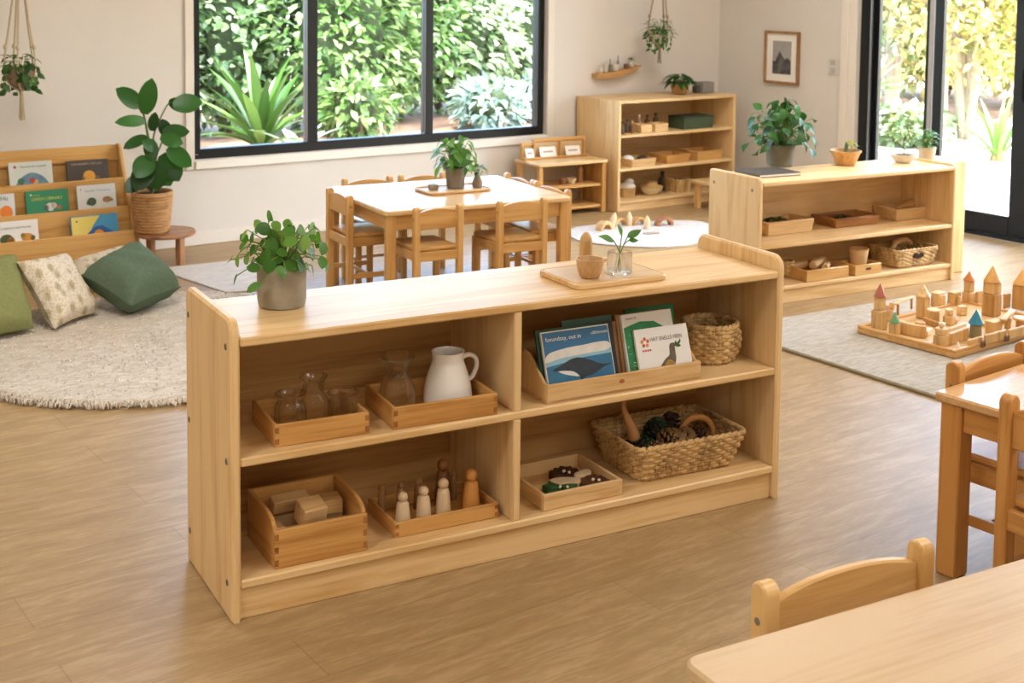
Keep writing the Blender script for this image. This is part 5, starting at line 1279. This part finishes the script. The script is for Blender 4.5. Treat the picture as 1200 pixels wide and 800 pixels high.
foliage(m, 44, .075, .08, .036, .02, seed=62, base=(.0, 0, .06), zr=.5, lo=-.3, hi=1.3, seg=3)
obj('trunk', s_, plain('#6a5a44', .8), wpl); obj('leaves', m, leafmat('#6b9455', '#8fb570', '#b5cf95'), wpl, 60)
g3 = fz(1092, 188.5, RT)
potted('bushy green herb in a beige pot at the door end of the plant shelf', (g3.x + .01, g3.y + .04, RT + .001), [(.036, 0), (.04, .003), (.045, .055), (.046, .064), (.043, .066)], plain('#c9b49a', .6), .038, .056, 70, .06, .035, .034, .014, leafmat('#4f7d45', '#6a9a5d', '#8cb57c'), 63, zr=.6, lo=-.3, hi=1.4, seg=3)

# ================================================================== CASTLE OF BLOCKS
BA = R(2.4); B0 = Vector((4.388, 3.103, .0125)); BW, BD, BH = .78, .475, .034
def BP(x, y, z=BH): a = rot2(BA, x, y); return Vector((B0.x + a[0], B0.y + a[1], B0.z + z))
cbd = thing('castle_board', 'square rimmed wooden board carrying the block castle on the woven rug', 'board', B0, BA)
m = M(); m.box(0, BW, 0, BD, 0, BH - .012, .003); obj('base', m, beech('x'), cbd)
m = M(); m.box(.012, BW - .012, .012, BD - .012, BH - .0125, BH - .010); obj('play_surface', m, wood('#d9b584', '#c59a64', 'x', .25, 1.5), cbd)
for a in ((0, BW, 0, .018), (0, BW, BD - .018, BD)):
    m = M(); m.box(*a, BH - .014, BH, .003); obj('edge_strip', m, beech('x'), cbd)
for a in ((0, .018, .018, BD - .018), (BW - .018, BW, .018, BD - .018)):
    m = M(); m.box(*a, BH - .014, BH, .003); obj('edge_strip', m, beech('y'), cbd)
ZB = B0.z + BH - .0095
CB1, CB2, CB3 = wood('#d9b074', '#b88b4e', 'z', .45, 2), wood('#c8995a', '#a5773e', 'z', .45, 2), wood('#e6c490', '#cca469', 'x', .45, 2)
GRP = 'wooden blocks of the castle'
def place(u, v, z=None): p = fz(u, v, ZB); return Vector((p.x, p.y, ZB if z is None else z))
def cblock(label, p, w, d, h, rz=0, mat=None, name='building_block', rx=0, ry=0, lift=0):
    m = M(); m.box(-w / 2, w / 2, -d / 2, d / 2, 0, h, .0035)
    return single(name, m, mat or CB1, label, 'block', (p.x, p.y, p.z + lift), group=GRP, rot=(rx, ry, BA + R(rz)))
def ccyl(label, p, r, h, mat=None, r2=None, name='round_block', cat='block', T=None):
    m = M(); m.cyl((0, 0, 0), r, h, 22, .0025, r2=r2); return single(name, m, mat or CB1, label, cat, p, group=GRP)
def ccone(label, p, r, h, mat):
    m = M(); m.lathe([(0, 0), (r - .002, 0), (r, .002), (.0015, h), (0, h)], 28); return single('roof_cone', m, mat, label, 'block', p, group='cone roofs of the castle')
def upz(p, h): return Vector((p.x, p.y, p.z + h + .0006))
RED, ORG, GRN, BLU = plain('#b5664a', .5, .12, 40), plain('#c8773c', .5, .12, 40), plain('#6f9a6a', .5, .1, 40), plain('#2f7f94', .5, .1, 40)
p = place(1030, 385.5); cblock('wide base block of the red-roofed corner tower', p, .052, .05, .083); p2 = upz(p, .083); cblock('slim upper block of the red-roofed corner tower', p2, .038, .038, .056); ccone('dusty red cone roof on the corner tower', upz(p2, .056), .027, .056, RED)
p = place(1048, 392.5); cblock('short block under the green cone', p, .038, .036, .052, 4); ccone('light green cone roof on the shortest front tower', upz(p, .052), .022, .045, GRN)
p = place(1081, 372); cblock('tall single block under the plain cone amid the castle', p, .044, .044, .094, -3); ccone('plain wooden cone roof on the middle tower', upz(p, .094), .032, .054, CB3)
p = place(1135, 354); cblock('wide base block of the orange-roofed rear tower', p, .046, .046, .05); p2 = upz(p, .05); cblock('upper block of the orange-roofed rear tower', p2, .036, .036, .05); ccone('orange cone roof on the small rear tower', upz(p2, .05), .028, .044, ORG)
p = place(1161.5, 369); cblock('lower block of the tallest castle tower', p, .062, .062, .098, 0, CB2); p2 = upz(p, .098); cblock('upper block of the tallest castle tower', p2, .058, .058, .052, 0, CB1); ccone('honey cone roof on the tallest castle tower', upz(p2, .052), .039, .072, wood('#d9a45c', '#bd8440', 'z', .45, 2))
p = place(1197, 362); cblock('broad block of the tower cut by the photo edge', p, .064, .064, .112, 0, CB2); ccone('honey cone roof on the tower at the photo edge', upz(p, .112), .041, .072, wood('#d9a45c', '#bd8440', 'z', .45, 2))
p = place(1143, 395.5); ccyl('olive grey drum under the blue cone', p, .026, .058, plain('#8f8560', .6, .12, 40), .023); ccone('teal blue cone roof on the front drum tower', upz(p, .058), .031, .060, BLU)
p = place(1099, 359); cblock('stout block with a pale plank on it, behind the middle tower', p, .056, .045, .056, 3); cblock('pale plank lying on the stout block behind the middle tower', upz(p, .056), .058, .04, .012, 3, CB3)
p = place(1118, 356.5)
m = M(); arch = [(-.028, 0), (-.014, 0)] + [(.014 * math.cos(R(a)), .022 + .014 * math.sin(R(a))) for a in range(180, -1, -20)] + [(.014, 0), (.028, 0), (.028, .05), (-.028, .05)]; m.prism(arch, -.018, .018, .002, T=XZ)
single('arch_block', m, CB1, 'arch block carrying a pale plank next to the orange-roofed tower', 'block', p, BA, GRP); cblock('pale plank lying on the arch block', upz(p, .05), .058, .038, .011, 0, CB3)
p = place(1124, 359); ccyl('thin round post before the arch block', p, .0085, .048)
p = place(1093.5, 377); ccyl('fat drum with a pale disc on top in the middle of the castle', p, .027, .046); ccyl('pale disc lying on the fat drum', upz(p, .046), .029, .010, CB3)
p = place(1112, 380); cblock('cube under a short drum in the middle of the castle', p, .044, .04, .040, 8); ccyl('short drum standing on the cube', upz(p, .04), .018, .027, CB3)
p = place(1127, 369); cblock('rounded little block between cube and tallest tower', p, .04, .03, .042, -10, CB3)
p = place(1104, 385); ccyl('small white drum among the inner blocks', p, .014, .026, plain('#e8dfd6', .5))
p = place(1120, 378); m = M(); m.ball((0, 0, .013), .013, 14, 9); single('wooden_ball', m, plain('#e2c6b8', .5), 'pinkish wooden ball beside the cube of the castle', 'ball', p, group=GRP)
def cwall(label, a, b_, h, th=.016, mat=None, arcs=0):
    A, B = place(*a), place(*b_); L = (B - A).length; an = math.atan2(B.y - A.y, B.x - A.x); m = M(); m.box(0, L, -th / 2, th / 2, 0, h * 1.2, .003)
    return single('wall_block', m, mat or CB1, label, 'block', A, an, GRP)
m = M(); m.prism(smooth_loop([(-.055, .03), (-.02, -.002), (.02, -.022), (.055, -.028), (.055, -.008), (.026, -.002), (-.006, .018), (-.036, .046)], 4), 0, .05, .003)
single('curved_block', m, CB1, 'curved wall block along the board edge, by the green cone tower', 'block', place(1068, 393), BA + R(-55), GRP)
p = place(1078, 386); ccyl('low drum inside the curved wall', p, .021, .034, CB2)
p = place(1090, 392.5); m = M(); m.prism([(.036 * math.cos(R(a)), .036 * math.sin(R(a))) for a in range(0, 181, 12)], 0, .024, .003); single('half_round_block', m, CB3, 'flat half-round block between the curved wall and corner block', 'block', p, BA + R(20), GRP)
p = place(1102.5, 404.5); cblock('square corner block nearest the board corner', p, .048, .046, .045, 3); p2 = upz(p, .045); ccyl('drum sitting on the corner block', p2, .025, .026); m = M(); m.ball((0, 0, .011), .0115, 12, 8); single('wooden_ball', m, CB3, 'pale wooden ball on the drum of the corner block', 'ball', upz(p2, .026), group=GRP)
cwall('thick plank wall running from the corner block to the blue tower', (1112, 404), (1133, 396.5), .040, .02)
cwall('long low rail block behind the thick plank wall', (1112, 393), (1131, 386), .026, .014, CB3)
cwall('low rail block leading to the middle tower', (1082, 378.5), (1100, 384.5), .022, .012, CB2)
cwall('low front wall plank beside the blue drum tower', (1134, 407), (1150.5, 402.5), .026, .012)
cwall('front wall plank below the boat-shaped block', (1153.5, 404), (1178.5, 397), .034, .012)
cwall('front wall plank cut by the photo edge', (1181.5, 397.5), (1206, 391), .034, .012)
def doorarch(label, u, v):
    m = M(); m.prism([(-.012, 0), (-.0045, 0)] + [(.0045 * math.cos(R(a)), .012 + .0045 * math.sin(R(a))) for a in range(180, -1, -30)] + [(.0045, 0), (.012, 0), (.012, .02)] + [(.012 * math.cos(R(a)), .02 + .006 * math.sin(R(a))) for a in range(0, 181, 30)], -.006, .006, 0, T=XZ); single('gate_block', m, plain('#6b4a28', .6), label, 'block', place(u, v), BA + R(8), GRP)
doorarch('dark little gate block by the blue drum tower', 1151.8, 406.5); doorarch('dark little gate block between the two front wall planks', 1179.8, 399.8)
p = place(1122.5, 409.5); m = M(); m.lathe([(0, 0), (.009, 0), (.010, .002), (.004, .03), (0, .031)], 14); single('peg_block', m, plain('#eee6da', .5), 'white pointed peg by the opening of the front wall', 'block', p, group=GRP)
p = place(1164, 388.5); m = M(); m.prism([(-.036, 0), (.036, 0), (.05, .046), (-.045, .052)], -.02, .02, .003, T=XZ); single('boat_block', m, CB1, 'boat-shaped trapezoid block behind the front wall', 'block', p, BA + R(6), GRP)
p = place(1180.5, 386); ccyl('post holding up the slanted plank', p, .013, .052); m = M(); m.box(-.062, .062, -.014, .014, 0, .011, .003); single('building_block', m, CB3, 'slanted plank balanced on the post before the tallest tower', 'block', upz(p, .056), group=GRP, rot=(0, R(-9), BA + R(12)))
p = place(1197, 384.5); ccyl('ribbed drum under the broad disc at the photo edge', p, .024, .036, CB2); ccyl('broad disc on the ribbed drum', upz(p, .036), .037, .011, CB3)
p = place(1147, 356); cblock('rail block linking the orange-roofed tower to the tallest', p, .05, .014, .062, 4, CB2)
p = place(1179.5, 361); cblock('rail block between the tallest tower and the edge tower', p, .05, .014, .07, 2, CB2)
p = place(1179, 378); cblock('low dark block before the rail, between the big towers', p, .05, .03, .022, 6, CB2)
p = place(1155.5, 381); cblock('flat block at the foot of the tallest tower', p, .05, .026, .014, 10, CB1)
p = place(1044, 377); ccyl('thin post behind the green cone tower', p, .010, .052); p2 = upz(p, .052); m = M(); m.box(-.013, .013, -.009, .009, 0, .026, .003); single('building_block', m, plain('#d7a35c', .5), 'little yellowish block balanced on the thin post', 'block', upz(p, .057), group=GRP, rot=(0, R(28), BA + R(10)))
p = place(1040.5, 371); cblock('pink-topped block behind the red-roofed tower', p, .03, .03, .055, 0, plain('#d6b19b', .5))
A, B = place(1052, 369), place(1068, 362); 
for q_, lb in ((A, 'bridge post nearest the thin post'), (B, 'bridge post nearest the middle tower')): ccyl(lb, q_, .006, .050, CB2)
m = M(); L = (B - A).length; m.box(-.03, L + .015, -.009, .009, 0, .008, .002); single('building_block', m, CB3, 'thin bridge plank resting on two posts in the castle', 'block', upz(A, .0505), math.atan2(B.y - A.y, B.x - A.x), GRP)

# figures on the white rug
PALE_P = wood('#e2cbaa', '#cfb28a', 'z', .5, 3)
def rp(u, v): p = fz(u, v, .0105); return p
for u, v, h, lb, tl in ((716, 266, .095, 'leaning cone-topped wooden peg on the white rug', 20), (737, 264, .085, 'upright cone-topped wooden peg in the middle of the white rug', 0), (758, 268, .08, 'upright cone-topped wooden peg next to the brown arches', 0)):
    t = thing('wooden_peg', lb, 'peg', rp(u, v), rot=(0, R(tl), 0), group='wooden pegs on the white rug'); r = .019
    m = M(); m.lathe([(0, 0), (r, 0), (r * 1.05, h * .5), (r * .9, h * .62), (0, h * .62)], 16); obj('body', m, PALE_P, t); m = M(); m.lathe([(0, h * .62), (r * 1.02, h * .62), (.003, h), (0, h)], 16); obj('tip', m, CB3, t)
def arcb(lb, u, v, r, th, d, mat, rz):
    m = M(); m.prism([(r * math.cos(R(a)), r * math.sin(R(a))) for a in range(0, 181, 15)] + [((r - th) * math.cos(R(a)), (r - th) * math.sin(R(a))) for a in range(180, -1, -15)], -d / 2, d / 2, .002, T=XZ); single('arch_block', m, mat, lb, 'block', rp(u, v), R(rz), 'low arches on the white rug')
arcb('low tan arch beside the leaning peg on the white rug', 708, 269, .055, .02, .05, CB1, 10)
arcb('low tan arch between the leaning and upright pegs', 726, 264, .05, .016, .04, CB1, 0)
arcb('low tan arch between the two upright pegs', 748, 263, .05, .016, .04, CB2, -5)
arcb('reddish brown arch at the cabinet end of the white rug', 778, 264, .06, .022, .04, wood('#b07a52', '#8f5a36', 'x', .5, 2), -12)
m = M(); m.box(-.05, .05, -.012, .012, 0, .012, .003); single('building_block', m, plain('#b8aba0', .6), 'flat grey stick lying on the white rug before the pegs', 'block', rp(763, 274), R(-20))
# ================================================================== GARDEN OUTSIDE
m = M(); m.box(XL - 1, 24, YB + .16, 24, -.16, -.06); gm = plain('#8d6f58', .95, .45, 5, bump=.4, name='mulch_ground'); struct('garden_ground', m, gm)
m = M(); m.box(XR + .16, 24, -4, YB + .16, -.16, -.062); struct('side_ground', m, gm)
m = M(); m.box(XR + .16, 9.75, -3, 6.9, -.062, -.02); struct('patio', m, plain('#d8d2c8', .7, .08, 2.5, name='patio_concrete'))
m = M(); m.box(9.75, 13.5, 3, 9, -.062, -.045); struct('garden_path', m, plain('#c9bfae', .9, .2, 3, name='pale_gravel'))
m = M(); m.box(5.2, 8.6, 10.15, 10.75, -.062, -.03); struct('garden_kerb', m, plain('#cbb9aa', .85, .2, 6, name='pale_paving'))
def shrub(label, x, y, rx, ry, h, n, L, W, lm, seed, name='shrub', cat='shrub', lo=0.0, kind='ovate', core='#3c4a2a'):
    t = thing(name, label, cat, (x, y, -.06)); q = random.Random(seed)
    m = M()
    for i in range(n):
        a = q.uniform(0, 2 * PI); cz = q.uniform(-.95, 1); s = math.sqrt(max(0, 1 - cz * cz)); k = q.uniform(.72, 1.04)
        lump = 1 + .18 * math.sin(3 * a + seed) * s + .12 * math.sin(5 * cz + 2 * a)
        p = Vector((rx * s * math.cos(a) * k * lump, ry * s * math.sin(a) * k * lump, h * .5 + h * .5 * cz * k))
        d = Vector((math.cos(a) * s + q.uniform(-.7, .7), math.sin(a) * s + q.uniform(-.7, .7), cz * .4 + q.uniform(-.8, .5)))
        l = L * q.uniform(.6, 1.2)
        m.leaf(p, d, Vector((q.uniform(-.5, .5) + math.cos(a) * .6, q.uniform(-.5, .5) + math.sin(a) * .6, .8)), l, W * l / L, .2, .2, kind, 3)
    obj('foliage', m, lm, t, 60)
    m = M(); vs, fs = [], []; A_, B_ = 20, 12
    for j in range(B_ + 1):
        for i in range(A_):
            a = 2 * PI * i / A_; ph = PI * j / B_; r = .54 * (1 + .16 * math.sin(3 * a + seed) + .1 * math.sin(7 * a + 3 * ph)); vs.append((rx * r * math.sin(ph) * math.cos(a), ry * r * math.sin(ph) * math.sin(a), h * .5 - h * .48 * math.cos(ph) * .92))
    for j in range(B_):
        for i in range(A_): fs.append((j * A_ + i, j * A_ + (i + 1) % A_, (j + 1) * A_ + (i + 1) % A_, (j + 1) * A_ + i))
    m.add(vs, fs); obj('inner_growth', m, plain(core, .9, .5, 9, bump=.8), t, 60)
    m = M()
    for k in range(5):
        a = q.uniform(0, 2 * PI); m.tube([(.06 * math.cos(a), .06 * math.sin(a), 0), (rx * .4 * math.cos(a), ry * .4 * math.sin(a), h * .5)], [.03, .015], 6)
    obj('stems', m, plain('#6a5540', .9), t)
    return t
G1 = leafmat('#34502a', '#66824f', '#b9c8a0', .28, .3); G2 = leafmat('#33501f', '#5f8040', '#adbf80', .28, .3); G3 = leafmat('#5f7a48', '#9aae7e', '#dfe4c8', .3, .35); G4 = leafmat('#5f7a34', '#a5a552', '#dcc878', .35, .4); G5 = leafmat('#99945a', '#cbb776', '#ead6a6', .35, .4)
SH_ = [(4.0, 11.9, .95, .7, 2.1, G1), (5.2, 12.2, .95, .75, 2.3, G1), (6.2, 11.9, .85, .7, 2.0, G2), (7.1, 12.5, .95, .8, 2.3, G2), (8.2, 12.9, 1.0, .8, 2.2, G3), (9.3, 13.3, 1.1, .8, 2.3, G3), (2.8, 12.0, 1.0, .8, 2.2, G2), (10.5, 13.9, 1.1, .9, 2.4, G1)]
lb = ['dense leafy shrub behind the strappy plant outside the window', 'tall pale-leaved shrub filling the first window pane', 'green shrub behind the window mullion by the strappy plant', 'glossy green shrub filling the middle window pane', 'pale sunlit shrub between the middle and last panes', 'pale sunlit shrub filling the last window pane', 'shrub hidden beyond the window frame by the tall rubber plant', 'far shrub beyond the last pane at the garden end']
for i, (s_, l_) in enumerate(zip(SH_, lb)):
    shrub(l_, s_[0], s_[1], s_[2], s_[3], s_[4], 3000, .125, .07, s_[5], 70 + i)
for i, (x, y, r, h, l_, gm_) in enumerate(((3.85, 10.9, .3, .55, 'low pale bush at the foot of the first pane', G1), (6.0, 11.0, .34, .62, 'low bush at the edge of the mulch strip', G2), (7.75, 11.3, .36, .5, 'low grey-green bush beyond the middle of the garden kerb', leafmat('#566f62', '#83998a', '#b3c4b5')), (8.7, 11.6, .38, .5, 'low silvery bush before the last window pane', leafmat('#5d7567', '#8aa091', '#bac9bb')))):
    shrub(l_, x, y, r, r, h, 420, .15, .06, gm_, 90 + i, 'low_bush')
def strappy(label, x, y, n, L, W, lm, seed, up=.9):
    t = thing('strappy_plant', label, 'plant', (x, y, -.06)); m = M(); q = random.Random(seed)
    for i in range(n):
        a = 2 * PI * i * .618 + q.uniform(-.2, .2); e = up * (1 - .75 * (i / n)) + .25; l = L * q.uniform(.75, 1.1) * (1 if i < n * .7 else .8)
        m.leaf((.03 * math.cos(a), .03 * math.sin(a), .04), (math.cos(a) * (1.25 - e), math.sin(a) * (1.25 - e), e), (-math.cos(a) * .6, -math.sin(a) * .6, .6), l, W, .28 + .25 * i / n, .35, 'lance', 8)
    obj('leaves', m, lm, t, 60); m = M(); m.lathe([(0, 0), (.07, 0), (.05, .12), (0, .14)], 12); obj('crown_base', m, plain('#7a6b45', .9), t); return t
strappy('big strappy-leaved plant outside the first window pane', 4.86, 10.65, 34, .84, .10, leafmat('#2a4519', '#456628', '#71904a', .3, .15), 5, up=.95)
strappy('small strappy plant growing at the foot of the pale door trees', 10.15, 6.82, 26, .55, .05, leafmat('#3f6326', '#5f8438', '#8aa656', .35, .2), 6)
strappy('pale drooping plant at the base of the big strappy plant', 5.05, 10.3, 11, .42, .075, leafmat('#7f9a86', '#a3b8a4', '#c6d2c2', .35, .2), 15, up=.55)
def tree(label, x, y, h, r, cz, n, lm, seed, lean=0.0, tr='#b7a68c', kind='ovate', L=.115, nt_=2):
    t = thing('garden_tree', label, 'tree', (x, y, -.06)); q = random.Random(seed); m = M(); s = M()
    for k in range(nt_):
        a = q.uniform(0, 2 * PI); dx = q.uniform(-.18, .18) + lean; dy = q.uniform(-.15, .15)
        pth = smooth_loop([(dx * .2, dy * .2, 0), (dx * .6 + q.uniform(-.05, .05), dy * .6, h * .33), (dx, dy, h * .62), (dx * 1.8, dy * 1.8, h * .95)], 4, False)
        s.tube(pth, [.055 - .035 * i / len(pth) for i in range(len(pth))], 9)
        for b in range(5):
            p0 = Vector(pth[4 + b]); aa = q.uniform(0, 2 * PI); s.tube([p0, p0 + Vector((.25 * math.cos(aa), .25 * math.sin(aa), .22)), p0 + Vector((.55 * math.cos(aa), .55 * math.sin(aa), .3))], [.016, .010, .005], 6)
    for i in range(int(n * 1.8)):
        a = q.uniform(0, 2 * PI); c_ = q.uniform(-1, 1); ss = math.sqrt(1 - c_ * c_); k = q.random() ** .4
        p = Vector((r * ss * math.cos(a) * k + lean, r * ss * math.sin(a) * k, cz + (h - cz) * c_ * k))
        d = Vector((q.uniform(-1, 1), q.uniform(-1, 1), q.uniform(-1, .3))); l = L * q.uniform(.6, 1.2)
        m.leaf(p, d, (q.uniform(-1, 1), q.uniform(-1, 1), 1), l, l * .5, .2, .15, kind, 3)
    obj('trunk', s, plain(tr, .85, .2, 8), t); obj('crown', m, lm, t, 60); return t
tree('pale multi-stemmed yellow-leaved tree through the sliding door pane', 11.3, 7.95, 2.7, .95, 1.62, 1500, G5, 101, tr='#a8977c', nt_=5)
tree('yellow-green tree beside the door handle stile outside', 11.5, 7.35, 2.8, .9, 1.7, 1300, G4, 102, tr='#a5947a', nt_=3)
tree('slim pale-trunked tree through the fixed door pane', 11.6, 9.15, 2.7, .8, 1.7, 900, G3, 103, tr='#a5967e', nt_=4)
tree('pale-trunked tree behind the door mullion outside', 12.3, 9.0, 2.8, 1.0, 1.7, 1100, G4, 104, tr='#a5967e', nt_=3)
tree('golden tree deeper in the garden beyond the door', 13.2, 9.6, 3.0, 1.2, 1.6, 1300, G5, 105, nt_=3)
tree('soft green tree deep in the garden beyond the fixed pane', 12.8, 10.6, 3.0, 1.2, 1.6, 1300, G1, 106, nt_=2)
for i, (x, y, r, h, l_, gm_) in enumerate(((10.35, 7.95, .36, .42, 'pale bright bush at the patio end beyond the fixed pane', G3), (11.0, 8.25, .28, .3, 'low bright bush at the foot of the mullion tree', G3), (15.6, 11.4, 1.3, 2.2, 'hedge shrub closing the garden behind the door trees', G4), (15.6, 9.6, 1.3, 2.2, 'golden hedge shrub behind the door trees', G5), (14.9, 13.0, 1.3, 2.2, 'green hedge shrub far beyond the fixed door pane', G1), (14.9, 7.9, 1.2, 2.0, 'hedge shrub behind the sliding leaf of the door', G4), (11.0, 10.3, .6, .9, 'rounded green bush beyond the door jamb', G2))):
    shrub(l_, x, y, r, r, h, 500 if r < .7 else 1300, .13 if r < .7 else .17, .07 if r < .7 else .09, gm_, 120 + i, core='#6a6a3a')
br = thing('bromeliad', 'pink-tipped bromeliad growing outside the fixed door pane', 'plant', (10.3, 8.35, -.06)); m = M(); m2 = M(); s_ = M(); q = random.Random(9)
s_.tube([(0, 0, 0), (.02, 0, .3), (0, 0, .52)], [.05, .04, .035], 8)
for i in range(22):
    a = i * 2.4; e = .9 - .7 * i / 22; (m if i > 8 else m2).leaf((0, 0, .5), (math.cos(a) * (1.1 - e), math.sin(a) * (1.1 - e), e), (-math.cos(a), -math.sin(a), .6), .42, .085, .35, .3, 'lance', 5)
obj('stem', s_, plain('#8a6a50', .9), br); obj('green_leaves', m, leafmat('#5f8a4a', '#9ab878', '#cfdcae'), br, 60); obj('pink_leaves', m2, leafmat('#c9705a', '#e09a80', '#f0c0a8'), br, 60)
